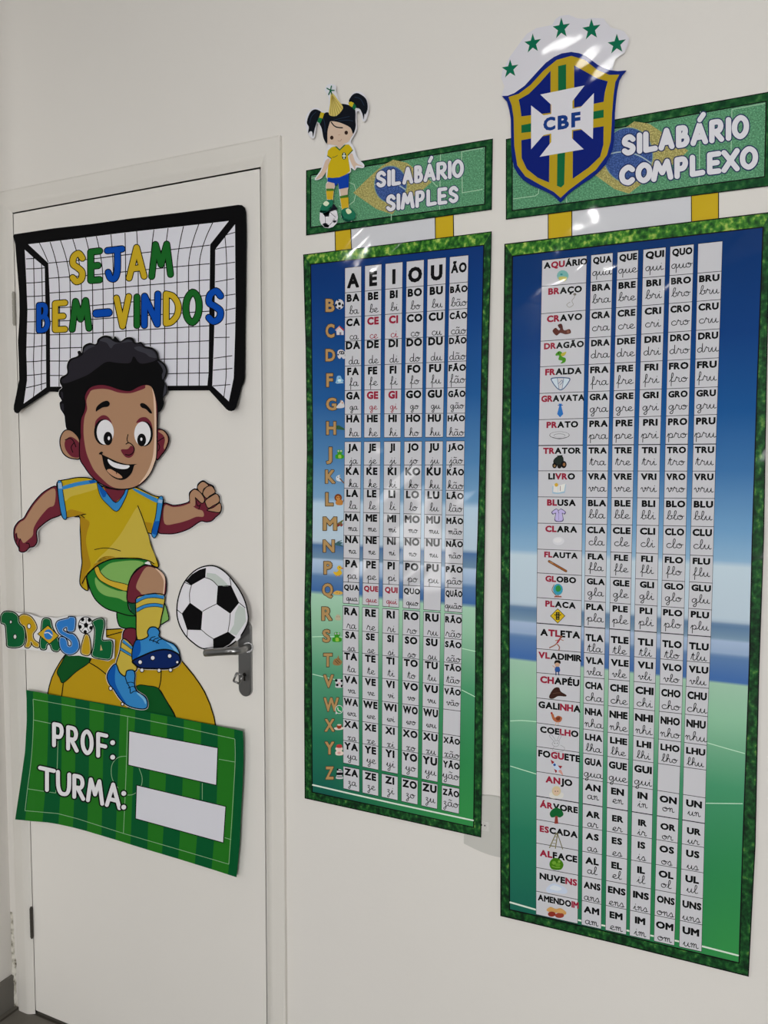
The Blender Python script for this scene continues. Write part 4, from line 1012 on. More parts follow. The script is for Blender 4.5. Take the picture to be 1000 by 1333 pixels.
# ---- left chart
O1 = '394.8,331.4 517,316.6 640.2,301.2 638.4,380 635.6,480 633.4,584 631.6,680 630,798 629.2,900 628.2,1000 626.4,1090.2 510,1064.2 396.8,1039.3 396,920 396,800 398.2,690 399.5,584 398,450 396.2,390'
I1 = '405.2,344.8 517,332.6 629.2,320 627.6,400 624.6,587 621.8,690 619.4,756 618.2,918 616,1076.2 511,1053 407.2,1030.6 406.2,857 404.9,784 406.8,728 408,587 406.6,450'
c1, A, o1, i1 = chart('syllable_chart', 'narrower left syllable chart with a column of golden letters and small pictures', O1, I1, STAD1, .0012)
A.fill([o1[0], o1[1], o1[2], i1[2], i1[1], i1[0]], GRASS_L, step=False); A.up()
A._edge(offset(o1, -.5), 1.2, GBLACK); A._edge(offset(i1, .6), 1.5, GBLACK); A.part('grass_border', label='bright grass across the top and black rims'); A.up()
A.fill(i1, STAD1, step=False); A.up()
PL = G(176, 208, 184); PL2 = G(196, 216, 196)
for s in ('406.6,829 425,828.6 447,829.5', '406.8,877.5 425,882 447,887', '601,844 619,848', '601,898 618.5,907'): A.line(s, 1.0, PL, step=False, caps=False)
A.line('407.4,1021.8 447,1031 511,1045.5 616,1068', 2.0, PL2, smooth=False, step=False, caps=False)
A.part('stadium_print', label='blue sky, stands and green pitch with white lines'); A.up()
COL1 = [(347, [(449.2, 470.4), (475.2, 496.8), (501.8, 524.2), (529.3, 551.9), (556.7, 580.5), (585.5, 609.6)]),
        (570, [(448.9, 470.2), (474.1, 495.3), (500.1, 521.7), (526.5, 549.4), (553.6, 576.8), (581.3, 604.9)]),
        (830, [(446.1, 466.8), (471.6, 492.6), (497.9, 518.9), (524.2, 546.3), (551.1, 573.2), (578.5, 601.2)]),
        (1030, [(447.2, 467.9), (472, 492.6), (496.9, 517.9), (522.8, 543.9), (548.9, 569.6), (575.3, 598)])]
CONS = ['', 'B', 'C', 'D', 'F', 'G', 'H', 'J', 'K', 'L', 'M', 'N', 'P', 'Q', 'R', 'S', 'T', 'V', 'W', 'X', 'Y', 'Z']
ROW1 = [(348.8, 381.3, 332, 367), (381.3, 413.2, 367, 401.5), (413.2, 444.3, 401.5, 436.2), (444.3, 476.8, 436.2, 469.8), (476.8, 508.4, 469.8, 504.2), (508.4, 539.2, 504.2, 537.8), (539.2, 570, 537.8, 568.9),
        (575.1, 605.4, 574, 605.1), (605.4, 635.6, 605.1, 638.7), (635.6, 666.4, 638.7, 670.9), (666.4, 696.9, 670.9, 702.5), (696.9, 726.3, 702.5, 734.2), (726.3, 757.4, 734.2, 765.8), (757.4, 785.1, 765.8, 797.5),
        (788.2, 819.6, 799.7, 832.5), (819.6, 847.5, 832.5, 864.2), (847.5, 877.4, 864.2, 894.2), (877.4, 906.2, 894.2, 925.8), (906.2, 935.4, 925.8, 958.6), (935.4, 963.6, 958.6, 989.7), (963.6, 993, 989.7, 1023.9), (997.3, 1026.4, 1026.5, 1059.4)]
VOW = ['A', 'E', 'I', 'O', 'U', 'ÃO']
BASE1 = dict(B=.88, C=.94, D=.93, F=.82, G=.81, H=.93, J=.94, K=.94, L=.86, M=.79, N=.78, P=.85, Q=.86, R=.93, S=.95, T=.87, V=.81, W=.82, X=.95, Y=.77, Z=.78)
CAP1 = dict(D=.03, L=.06, H=.05, N=.03, T=.06, K=.12, J=.1, A=.2)
def low(s): return s.lower()
for c in range(6):
    A.up(1); base_n = A.n
    for r in range(22): paper(A, cell(COL1, c, ROW1, r))
    A.up()
    for r in range(22):
        q = cell(COL1, c, ROW1, r)
        for a, b in ((0, 1), (1, 2), (2, 3), (3, 0)): A.line([q[a], q[b]], .75 if a % 2 == 0 else .45, G(40, 42, 50), smooth=False, step=False, caps=False)
    A.up()
    for r in range(22):
        q = cell(COL1, c, ROW1, r); k = CONS[r]
        if (k == 'Q' and c == 4) or (k == 'W' and c == 5): continue
        s = k + ('U' if k == 'Q' else '') + VOW[c]
        ink = GRED if s in ('CE', 'CI', 'GE', 'GI', 'QUE', 'QUI') else GBLACK
        if r == 0:
            put_caps(A, q, s, .27, .52 if c < 5 else .33, ink, .85, .95, bold=.075)
            continue
        long_ = len(s) > 2
        put_caps(A, q, s, CAP1.get(k, .08) + (.05 if long_ else 0), .225 if long_ else .28, ink, .95 if long_ else .9, 1.03, .5 if not long_ else .52, bold=.08)
        small = k in 'MNVWQG'
        put_cur(A, q, low(s), BASE1[k], .14 if small else .165, ink, .95 if long_ else .7, 1.25, .56, .85)
    A.part('syllable_strip', label='white strip of syllables ending in ' + VOW[c])
# golden letters and their little pictures
LET1 = [('B', 423.4, 436.2, 388.5, 406.6), ('C', 423.4, 436.2, 421, 440.3), ('D', 423.4, 437, 453.8, 471), ('F', 424.4, 434, 485.6, 504.2), ('G', 424, 438.6, 517.2, 534.8), ('H', 424.4, 438, 548.2, 566.4), ('J', 424.4, 433, 581.6, 604.6), ('K', 423.2, 437, 611, 630), ('L', 423.4, 434.4, 640.8, 659),
        ('M', 420.2, 439, 672.2, 690.8), ('N', 420.2, 436, 702, 719.6), ('P', 421.2, 433, 730.2, 748), ('Q', 419, 434, 758.8, 779.4), ('R', 418.4, 432.8, 789.4, 808.4), ('S', 419.4, 430.8, 818.8, 836.8), ('T', 420.8, 433, 850, 868.4), ('V', 420.6, 435, 877.8, 895.8), ('W', 421, 441.6, 907.6, 926.8), ('X', 422.2, 436, 935.2, 953), ('Y', 422.4, 435.8, 964.8, 982.6), ('Z', 423.4, 435, 997.2, 1015.4)]
GOLD = G(176, 142, 92)
A.up()
for ch, x0, x1, y0, y1 in LET1:
    for bold, m in ((.1, G(62, 50, 40)), (.05, GOLD)):
        v, f, w = glyph(ch, bold); ys = [b for _, b in v]; lo, hi = min(ys), max(ys); e = .35 if m is not GOLD else -.55
        q = [(x0 - e + (x1 - x0 + 2 * e) * a / w, y1 + e - (y1 - y0 + 2 * e) * (b - lo) / (hi - lo)) for a, b in v]
        A.up()
        for p in f:
            for i in range(1, len(p) - 1): A.tri(q[p[0]], q[p[i]], q[p[i + 1]], m)
    A.part('alphabet_letter', label='golden letter ' + ch); A.n -= 2
A.up(3)
def icon(A, name, x, y, s, shapes, parent=None, label=None):
    """little printed picture: shapes in a unit square, y down; s is its size in photograph pixels"""
    global FR
    FR = (x - s / 2, y - s / 2, 1 / s)
    n0 = A.n
    for sh in shapes:
        k, d, col = sh[:3]
        m = G(*col)
        if k == 'e': cx, cy, rx, ry = d; A.fill(ellipse(cx, cy, rx, ry, 14), m)
        elif k == 'p': A.fill(d, m)
        elif k == 's': A.fill(d, m, True)
        elif k == 'l': A.line(d, sh[3] if len(sh) > 3 else .6, m, smooth=True)
    A.part(name, parent, label=label); A.n = n0; FR = (0, 0, 1)
kB, kW, kG = (18, 18, 22), (186, 186, 190), (60, 140, 40)
frog = [('s', '.15,.95 .1,.6 .3,.5 .25,.15 .45,.05 .6,.1 .8,.1 .78,.4 .7,.5 .95,.65 .85,.95', (58, 150, 36)), ('e', (.4, .2, .09, .09), kW), ('e', (.66, .2, .09, .09), kW), ('e', (.42, .2, .04, .04), kB), ('e', (.66, .2, .04, .04), kB), ('s', '.4,.6 .65,.6 .68,.9 .4,.9', (150, 190, 70))]
ICON1 = [('ball_picture', 442, 396, 12, [('e', (.5, .5, .48, .55), kW), ('e', (.5, .45, .16, .18), kB), ('e', (.14, .6, .1, .16), kB), ('e', (.85, .6, .1, .16), kB), ('e', (.5, .92, .14, .1), kB), ('e', (.35, .08, .12, .08), kB)]),
    ('house_picture', 442, 430, 12, [('p', '.15,.45 .55,.1 .95,.5 .95,1 .2,1', kW), ('p', '0,.5 .5,0 .62,.1 .15,.55', (200, 160, 160)), ('p', '.5,0 1,.42 .95,.58 .5,.14', (165, 40, 50)), ('p', '.5,.7 .7,.7 .7,1 .5,1', (120, 110, 130))]),
    ('dog_picture', 444, 461, 12, [('s', '.1,.5 .2,.1 .6,.02 .95,.3 .9,.6 .95,.95 .7,1 .55,.8 .4,1 .2,.9', kW), ('s', '.3,.2 .8,.2 .85,.5 .4,.5', (60, 60, 66)), ('e', (.45, .35, .06, .08), kW), ('e', (.68, .35, .06, .08), kW), ('e', (.2, .55, .1, .1), (90, 90, 95))]),
    ('seal_picture', 442, 494, 12, [('s', '.15,.6 .25,.15 .6,.1 .75,.4 .95,.6 .8,.8 .5,.9 .3,.8 .05,.9', (130, 180, 215)), ('e', (.5, .6, .2, .15), (190, 215, 230)), ('e', (.5, .35, .05, .05), kB), ('l', '.2,.9 .9,.85', (180, 205, 220), .8)]),
    ('cat_picture', 443, 526, 11, [('s', '.05,.95 .3,.5 .55,.3 .7,.05 .9,.3 .95,.9', kW), ('e', (.75, .35, .1, .1), (200, 150, 110)), ('l', '.5,.3 .6,.05', (180, 150, 90), .8)]),
    ('hippo_picture', 443, 557, 11, [('s', '0,.3 .3,.2 .6,.35 1,.6 .95,.75 .5,.7 .1,.65', (52, 92, 62)), ('e', (.2, .4, .04, .04), kB)]),
    ('alligator_picture', 442, 591, 13, frog),
    ('koala_picture', 442, 623, 12, [('s', '.2,.7 .15,.3 .5,.1 .6,.4 .7,.8', (190, 195, 200)), ('l', '.55,.5 .95,.95', (120, 90, 70), 1.6), ('e', (.3, .35, .05, .06), kB), ('l', '.6,.05 .5,.35', (140, 150, 155), .8)]),
    ('lion_picture', 441, 650, 14, [('e', (.45, .35, .35, .35), (120, 58, 24)), ('e', (.45, .38, .2, .22), (196, 134, 70)), ('s', '.25,.65 .8,.55 .85,1 .3,1', (190, 128, 62)), ('e', (.38, .33, .04, .05), kB), ('e', (.54, .33, .04, .05), kB), ('l', '.85,.8 1,.5', (120, 70, 30), .8)]),
    ('butterfly_picture', 443, 681, 11, [('s', '.1,.6 .5,.3 .9,.1 .7,.5 .95,.6 .6,.7 .7,.95 .4,.8 .2,.95', (120, 96, 60)), ('e', (.3, .75, .15, .12), (130, 36, 50)), ('e', (.7, .75, .12, .1), (150, 40, 60)), ('e', (.65, .3, .1, .1), (70, 120, 60))]),
    ('bird_picture', 441, 709, 12, [('s', '0,.5 .4,.2 .95,.3 .7,.45 1,.7 .6,.65 .3,.6', (62, 100, 104)), ('l', '.4,.2 .8,.05', (50, 80, 90), .9)]),
    ('duck_picture', 440, 743, 15, [('e', (.62, .25, .2, .2), (214, 176, 52)), ('s', '.1,.6 .4,.6 .65,.4 .85,.7 .65,.9 .3,.9', (212, 174, 46)), ('p', '.8,.2 1,.3 .8,.35', (196, 96, 40)), ('e', (.66, .2, .04, .04), kB), ('l', '.4,.9 .35,1', (196, 110, 40), .8), ('l', '.6,.9 .6,1', (196, 110, 40), .8)]),
    ('cheese_picture', 440, 771, 11, [('s', '0,.5 .4,.3 1,.45 1,.7 .5,.8 0,.7', (206, 168, 84)), ('e', (.4, .55, .08, .06), (170, 130, 50)), ('e', (.7, .6, .08, .06), (170, 130, 50))]),
    ('mouse_picture', 440, 803, 10, [('s', '.2,.9 .2,.4 .5,.2 .8,.4 .85,.9', (186, 178, 150)), ('e', (.4, .5, .05, .05), (120, 90, 70)), ('e', (.65, .5, .05, .05), (120, 90, 70))]),
    ('frog_picture', 438.5, 829, 14, frog),
    ('armadillo_picture', 439, 860, 14, [('s', '.1,.8 .2,.4 .5,.25 .6,0 .7,.3 .95,.6 .8,.9 .4,.95', (150, 116, 74)), ('l', '.3,.5 .6,.8', (96, 70, 44), .9), ('l', '.45,.4 .75,.7', (96, 70, 44), .9), ('e', (.68, .35, .04, .04), kB)]),
    ('cow_picture', 441, 889, 13, [('s', '.15,.2 .5,.1 .9,.2 .85,.6 .9,.95 .2,.95 .2,.6', kW), ('e', (.25, .25, .14, .14), kB), ('e', (.8, .3, .12, .14), kB), ('e', (.35, .7, .14, .14), kB), ('e', (.8, .8, .1, .14), kB), ('e', (.55, .55, .14, .1), (206, 160, 165))]),
    ('speech_bubble_picture', 441.6, 923.5, 10.5, [('e', (.5, .5, .5, .55), kW), ('p', '.05,1.1 .1,.6 .4,.95', kW), ('e', (.5, .5, .42, .46), (40, 150, 86)), ('l', '.32,.3 .4,.6 .7,.75', kW, 1.4)]),
    ('teacup_picture', 441, 946, 12, [('s', '.05,.6 1,.55 .9,.8 .2,.85', (200, 190, 180)), ('s', '.3,.3 .8,.25 .75,.65 .4,.7', (150, 62, 38)), ('e', (.55, .3, .22, .08), (200, 190, 176))]),
    ('yogurt_picture', 441.5, 976, 14, [('s', '.15,.4 .3,.25 .75,.25 .85,.45 .75,.6 .9,.75 .8,1 .25,1 .15,.75 .25,.6', (206, 190, 180)), ('s', '.3,.05 .7,.02 .75,.3 .28,.3', (180, 60, 60)), ('e', (.5, .8, .16, .12), (210, 160, 155))]),
    ('zebra_picture', 441.5, 1007, 13, [('s', '.3,.2 .6,.05 .85,.3 .75,.6 .9,1 .2,1 .3,.6', kW), ('s', '.25,.42 .85,.4 .85,.62 .3,.65', kB), ('l', '.3,.15 .75,.25', kB, 1), ('l', '.3,.82 .8,.82', kB, 1), ('e', (.35, .1, .08, .12), kB)])]
for nm, x, y, s, sh in ICON1: icon(A, nm, x, y, s, sh)

# ---- right chart
O2 = '656.9,317.6 800,300.4 1003,276 998.4,500 996.6,600 994.8,700 988.5,877 983.8,1099 974.8,1271.4 815,1231.5 651.6,1192.4 651.6,1000 651.9,800 652.2,700 653,597 654.6,500 656,400'
I2 = '668.1,334.2 800,318.8 992.8,296.6 985.2,500 978.8,700 974.8,870 966.9,1085 961.6,1252.6 815,1217.6 664.2,1183.4 663.8,1020 663.8,812 665.3,597 666.6,450'
c2, A, o2, i2 = chart('syllable_chart', 'wider right syllable chart with a column of words and pictures such as TRATOR', O2, I2, STAD2, .0012)
A.fill([o2[0], o2[1], o2[2], i2[2], i2[1], i2[0]], GRASS_L, step=False); A.up()
A._edge(offset(o2, -.6), 1.5, GBLACK); A._edge(offset(i2, .7), 1.8, GBLACK); A.part('grass_border', label='bright grass across the top and black rims'); A.up()
A.fill(i2, STAD2, step=False); A.up()
for s in ('664.4,938.5 680,938 699,939.5', '664.4,997.2 680,1002 699,1007.8', '921,967 945,974 970,981', '919,1045.6 967,1046.2'): A.line(s, 1.1, PL, step=False, caps=False)
A.line('664.4,1174.6 699,1184.6 760,1199.4 915,1232 961,1243.8', 2.2, PL2, smooth=False, step=False, caps=False)
A.part('stadium_print', label='blue sky, stands and green pitch with white lines'); A.up()
COL2 = [(340, [(705.9, 763.8), (769.6, 797.7), (803.8, 830.8), (837.3, 866.4), (872.2, 902.8), (908.5, 939.9)]), (578, [(701.2, 758.8), (764.2, 792.3), (797.3, 825.4), (831.2, 859.6), (866.4, 895.6), (902.8, 932.3)]),
        (812, [(698.7, 757), (760.6, 788), (793.7, 820.7), (826.1, 855.4), (860.7, 890.5), (896, 926.2)]), (950, [(698.7, 754.5), (759.5, 785.8), (791.2, 818.9), (824.7, 851.7), (857.8, 887.3), (891.3, 920.8)]), (1188, [(698, 752.3), (757.4, 782.9), (788.7, 815.7), (820.3, 847), (852.4, 879.4), (885.5, 914.7)])]
RL = [339, 372.9, 408.5, 444.2, 477.6, 512.2, 546.4, 580, 612.9, 646.8, 681, 714.8, 745.7, 777.8, 811, 844.3, 875.5, 908.4, 940.8, 971.7, 1004.1, 1036.2, 1066.6, 1097.3, 1129.1, 1160, 1190.3]
RR = [313.8, 353, 389.8, 428, 465.8, 503.6, 539.5, 578, 613.3, 648.9, 685.6, 723.8, 759.1, 794, 829, 863, 896.1, 932.9, 970.3, 1002.5, 1038.7, 1072, 1103.2, 1136.3, 1169.8, 1204, 1238.9]
ROW2 = [(RL[i], RL[i + 1], RR[i], RR[i + 1]) for i in range(26)]
WORDS = [('AQUÁRIO', 1, 3), ('BRAÇO', 0, 2), ('CRAVO', 0, 2), ('DRAGÃO', 0, 2), ('FRALDA', 0, 2), ('GRAVATA', 0, 2), ('PRATO', 0, 2), ('TRATOR', 0, 2), ('LIVRO', 2, 4), ('BLUSA', 0, 2), ('CLARA', 0, 2), ('FLAUTA', 0, 2), ('GLOBO', 0, 2), ('PLACA', 0, 2), ('ATLETA', 1, 3), ('VLADIMIR', 0, 2),
         ('CHAPÉU', 0, 2), ('GALINHA', 4, 6), ('COELHO', 3, 5), ('FOGUETE', 2, 4), ('ANJO', 0, 2), ('ÁRVORE', 0, 2), ('ESCADA', 0, 2), ('ALFACE', 0, 2), ('NUVENS', 4, 6), ('AMENDOIM', 6, 8)]
PRE = ['QU', 'BR', 'CR', 'DR', 'FR', 'GR', 'PR', 'TR', 'VR', 'BL', 'CL', 'FL', 'GL', 'PL', 'TL', 'VL', 'CH', 'NH', 'LH', 'GU']
POST = ['N', 'R', 'S', 'L', 'NS', 'M']
CT = [.10] * 14 + [.28] + [.18] * 6 + [.28] + [.21] * 4
BT = [.77] * 14 + [.94] + [.89] * 5 + [.77, .93, .94, .85, .94, .92]
WT = [.10] * 14 + [.22] + [.13] * 6 + [.2, .24, .25, .2, .12]
def strip_paper(A, cols, c, rows, n, heavy=()):
    for r in range(n): paper(A, cell(cols, c, rows, r))
    A.up()
    for r in range(n):
        q = cell(cols, c, rows, r)
        A.line([q[0], q[1]], 1.2 if r in heavy else .75, G(30, 32, 40), smooth=False, step=False, caps=False)
        A.line([q[0], q[3]], .5, G(50, 52, 62), smooth=False, step=False, caps=False); A.line([q[1], q[2]], .5, G(50, 52, 62), smooth=False, step=False, caps=False)
    A.line([q[3], q[2]], .75, G(30, 32, 40), smooth=False, step=False, caps=False); A.up()
strip_paper(A, COL2, 0, ROW2, 26, (7, 14, 21))
for r, (w, a, b) in enumerate(WORDS):
    q = cell(COL2, 0, ROW2, r)
    f, W_, H_ = mapper(q)
    put_caps(A, q, w, WT[r], .215 if r < 14 else .24, GBLACK, .98 if len(w) > 6 else .9, 1.1, .53, [GRED if a <= i < b else GBLACK for i in range(len(w))], bold=.075, gap=.04)
strip_w = A.part('word_strip', label='white strip of words with pictures, some syllables in red'); A.up()
for c in range(1, 6):
    A.up(0); strip_paper(A, COL2, c, ROW2, 26, (7, 14, 21))
    v = 'AEIOU'[c - 1]
    for r in range(26):
        if (r == 0 and c == 5) or (r == 19 and c > 3): continue
        q = cell(COL2, c, ROW2, r)
        s = PRE[r] + v if r < 20 else v + POST[r - 20]
        desc = any(ch in 'FGPQZ' for ch in s)
        put_caps(A, q, s, CT[r], .215 if r < 14 else .24, GBLACK, .86, 1.12, .5 if r % 3 else .52, bold=.08, gap=.04)
        put_cur(A, q, low(s), BT[r], .155, GBLACK, .93 if len(s) > 2 else .74, 1.35, .52, .95)
    A.part('syllable_strip', label='white strip of syllables with the vowel ' + v)
A.up(2)
rd = (165, 44, 40)
ICON2 = {0: ('fishbowl', [('e', (.5, .5, .45, .42), (120, 176, 172)), ('s', '.2,.6 .8,.6 .7,.9 .3,.9', (190, 186, 100)), ('e', (.4, .4, .1, .07), (60, 140, 140))]),
 1: ('arm', [('l', '.75,-.15 .8,.1 .6,.4 .7,.7 .4,.9 .2,.7 .45,.5', (150, 148, 140), .7), ('e', (.82, -.1, .12, .1), (120, 116, 108))]),
 2: ('clove', [('s', '-.2,.55 .05,.3 .3,.5 .5,.2 .7,.5 1.1,.4 1.2,.7 .8,.8 .4,.7 .1,.9', (92, 48, 40)), ('s', '.2,.1 .5,0 .6,.4 .4,.4', (80, 40, 36)), ('e', (1.0, .6, .12, .12), (130, 84, 70))]),
 3: ('dragon', [('s', '.1,.25 .35,.05 .6,.2 .55,.45 .85,.6 .8,.9 .45,1 .6,.8 .3,.7 .35,.4 .1,.4', (70, 140, 30)), ('s', '.5,.25 .9,.1 .75,.4 .55,.45', (180, 170, 60)), ('e', (.3, .2, .05, .05), kB)]),
 4: ('nappy', [('s', '-.15,.05 1.15,.05 1.15,.4 .7,.95 .3,.95 -.15,.4', (70, 90, 130)), ('s', '-.08,.12 1.08,.12 1.08,.38 .68,.88 .32,.88 -.08,.38', (188, 200, 214)), ('p', '.25,.1 .75,.1 .62,.9 .38,.9', kW), ('l', '.25,.1 .38,.9', (70, 90, 130), .6), ('l', '.75,.1 .62,.9', (70, 90, 130), .6), ('l', '.35,.5 .6,.25 .65,.4 .45,.6', (80, 110, 150), .7)]),
 5: ('necktie', [('p', '.4,.0 .65,.0 .6,.18 .75,.8 .5,1.05 .28,.8 .44,.18', (44, 112, 186)), ('l', '.35,.12 .7,.12', (30, 80, 150), 1)]),
 6: ('plate', [('e', (.5, .4, .78, .28), (70, 70, 78)), ('e', (.5, .39, .74, .25), kW), ('e', (.5, .42, .45, .14), (110, 110, 118)), ('e', (.5, .43, .42, .12), kW), ('l', '0,.58 .5,.68 1,.58', (70, 70, 78), .8)]),
 7: ('tractor', [('s', '.05,.4 .3,.1 .75,.05 .85,.4 .8,.7 .2,.75', (34, 44, 40)), ('e', (.15, .75, .18, .22), kB), ('e', (.85, .68, .22, .28), kB), ('e', (.52, .82, .16, .16), (30, 28, 26)), ('e', (.88, .68, .1, .14), (140, 96, 60)), ('e', (.15, .78, .08, .1), (140, 110, 70)), ('p', '.35,.0 .75,-.05 .75,.08 .35,.1', (30, 40, 36))]),
 8: ('open_book', [('p', '0,.35 .45,.3 1.05,.2 .95,.85 .4,.95 0,.9', (150, 186, 208)), ('p', '.1,.2 .45,.3 .42,.85 .05,.8', (205, 203, 200)), ('p', '.47,.3 1,.15 .9,.75 .44,.85', (210, 208, 204)), ('e', (.3, .25, .14, .14), (206, 168, 60)), ('l', '.6,.35 .6,.7', (150, 120, 130), .8)]),
 9: ('blouse', [('s', '.3,.05 .5,.15 .7,.05 1.05,.3 .95,.5 .8,.45 .85,1 .2,1 .25,.45 .05,.5 -.05,.3', (80, 72, 110)), ('s', '.32,.1 .5,.2 .68,.1 .98,.3 .9,.43 .75,.38 .8,.94 .25,.94 .3,.38 .1,.43 .02,.3', (176, 166, 206)), ('l', '.45,.2 .52,.4', (60, 56, 90), .7), ('l', '.5,.4 .5,.9', (150, 140, 186), .7)]),
 10: ('egg', [('e', (.5, .5, .45, .32), (196, 196, 201)), ('e', (.45, .45, .3, .18), (204, 203, 206))]),
 11: ('flute', [('l', '-.2,.15 .4,.5 1.1,.9', (60, 30, 14), 3.2), ('l', '-.2,.15 .4,.5 1.1,.9', (150, 92, 50), 2.2), ('l', '-.1,.2 .1,.3', (186, 140, 96), 1)]),
 12: ('globe', [('e', (.5, .42, .38, .44), (60, 150, 176)), ('s', '.35,.2 .6,.1 .75,.4 .55,.6 .35,.5', (50, 140, 60)), ('l', '.2,.05 .05,.5 .4,.92', (120, 80, 60), .8), ('p', '.25,.92 .75,.92 .8,1.02 .2,1.02', (150, 80, 60)), ('l', '.5,.85 .5,.95', (150, 80, 60), 1)]),
 13: ('traffic_sign', [('p', '.5,-.08 1.08,.5 .5,1.08 -.08,.5', (40, 34, 14)), ('p', '.5,-.02 1.02,.5 .5,1.02 -.02,.5', (206, 176, 36)), ('p', '.36,.2 .64,.2 .64,.8 .36,.8', (30, 28, 22)), ('e', (.5, .3, .08, .08), (120, 110, 50)), ('e', (.5, .5, .08, .08), (120, 110, 50)), ('e', (.5, .7, .08, .08), (120, 110, 50)), ('l', '.25,.4 .36,.45', (30, 28, 22), 1), ('l', '.75,.4 .64,.45', (30, 28, 22), 1)]),
 14: ('runner', [('l', '.55,.4 .3,.65 -.1,.85', (150, 100, 84), 1.5), ('l', '.5,.6 .65,.8 .6,1.05', (150, 100, 84), 1.4), ('l', '.7,.15 .5,.45', (170, 50, 60), 2.2), ('e', (.78, .02, .1, .11), (130, 84, 66)), ('l', '.7,.2 .95,.3', (160, 110, 90), 1), ('l', '.6,.25 .35,.3', (160, 110, 90), 1)]),
 15: ('boy', [('s', '.35,.45 .65,.45 .7,.8 .35,.8', (44, 84, 150)), ('e', (.5, .22, .2, .22), (196, 160, 136)), ('s', '.28,.2 .35,-.05 .7,-.05 .75,.2 .5,.1', (30, 24, 22)), ('l', '.4,.8 .4,1.05', (40, 60, 100), 1.4), ('l', '.6,.8 .62,1.05', (40, 60, 100), 1.4), ('l', '.35,.5 .15,.35', (190, 150, 130), 1)]),
 16: ('hat', [('s', '-.1,.75 .1,.35 .35,.1 .65,.1 .8,.4 1.2,.65 1.15,.78 .6,.75 .2,.95 -.05,.92', (58, 34, 28)), ('l', '.2,.55 .5,.5 .78,.5', (92, 60, 48), .8)]),
 17: ('hen', [('s', '.05,.1 .25,.2 .35,.45 .6,.3 .9,.45 .8,.75 .5,.8 .2,.6', (176, 100, 66)), ('s', '.45,.45 .75,.4 .7,.65 .5,.65', (110, 56, 40)), ('e', (.1, .1, .08, .08), rd), ('l', '.45,.8 .4,1.05', (200, 160, 120), .7), ('l', '.62,.78 .6,1.02', (200, 160, 120), .7)]),
 18: ('rabbit', [('l', '.3,.4 -.05,.0 .1,-.1 .4,.3', (150, 150, 156), .6), ('l', '.55,.3 .75,-.15 .85,0 .65,.4', (150, 150, 156), .6), ('l', '.3,.4 .15,.6 .35,.8 .6,.75 .7,.5 .6,.35 .3,.4', (150, 150, 156), .6), ('l', '.3,.8 .2,1.1 .6,1.2 1,1.15 1.1,.9 .8,.7', (155, 155, 160), .6), ('e', (.35, .55, .04, .04), (90, 90, 96)), ('e', (.55, .55, .04, .04), (90, 90, 96))]),
 19: ('rocket', [('s', '.1,.0 .4,.15 .75,.6 .65,.8 .35,.6', (176, 190, 208)), ('p', '.05,-.1 .35,.1 .15,.25', (150, 44, 50)), ('e', (.35, .3, .1, .1), (40, 80, 150)), ('p', '.6,.35 .95,.4 .8,.6', (150, 44, 50)), ('p', '.3,.6 .45,.95 .55,.75', (150, 44, 50)), ('s', '.65,.75 .85,.7 1,1.1 .75,.9', (206, 150, 140))]),
 20: ('angel', [('s', '-.05,.6 .2,.5 .5,.7 .8,.5 1.05,.6 .9,.95 .1,.95', (196, 194, 190)), ('e', (.5, .4, .34, .38), (206, 190, 150)), ('e', (.5, .45, .24, .26), (214, 186, 160)), ('e', (.42, .42, .04, .04), (90, 70, 60)), ('e', (.6, .42, .04, .04), (90, 70, 60))]),
 21: ('tree', [('s', '0,.35 .1,.1 .35,-.1 .65,-.12 .95,.1 1.05,.4 .8,.6 .5,.55 .15,.6', (22, 96, 48)), ('p', '.42,.5 .6,.5 .66,1.08 .36,1.08', (140, 60, 52))]),
 22: ('stepladder', [('l', '.5,.0 .0,1.1', (120, 116, 84), 1.3), ('l', '.62,.0 .45,1.15', (120, 116, 84), 1.3), ('l', '.6,.0 1.0,1.2', (110, 106, 76), 1.1), ('l', '.4,.25 .6,.28', (140, 136, 100), .9), ('l', '.28,.5 .55,.54', (140, 136, 100), .9), ('l', '.16,.75 .52,.8', (140, 136, 100), .9), ('l', '.06,.98 .48,1.02', (140, 136, 100), .9)]),
 23: ('lettuce', [('s', '.0,.5 .15,.15 .5,.02 .9,.2 1.08,.55 .9,.9 .5,.95 .15,.85', (66, 120, 24)), ('e', (.35, .4, .16, .14), (110, 160, 50)), ('e', (.65, .55, .2, .14), (96, 150, 40)), ('e', (.75, .3, .1, .1), (120, 166, 60)), ('l', '.2,.65 .5,.75 .8,.75', (130, 172, 70), .8)]),
 24: ('cloud', [('s', '-.3,.6 -.1,.3 .3,.1 .7,.2 1.2,.4 1.45,.75 1.2,.95 .4,.85 -.1,.85', (180, 190, 206)), ('s', '.0,.5 .3,.25 .7,.35 1.0,.55 .6,.7', (196, 202, 212))]),
 25: ('peanuts', [('s', '-.2,.35 .1,.1 .5,.25 .9,.2 1.3,.5 1.2,.7 .7,.55 .2,.55', (200, 154, 92)), ('e', (.2, .65, .3, .2), (140, 50, 40)), ('e', (.8, .75, .35, .2), (150, 62, 48)), ('e', (.9, .45, .3, .14), (206, 160, 100))])}
for r, (nm, sh) in ICON2.items():
    q = cell(COL2, 0, ROW2, r); f, W_, H_ = mapper(q); x, y = f(W_ * (.47 if r not in (1,) else .66), H_ * (.66 if r < 14 else .72))
    icon(A, nm + '_picture', x, y, 17 if r not in (24,) else 16, sh, strip_w)

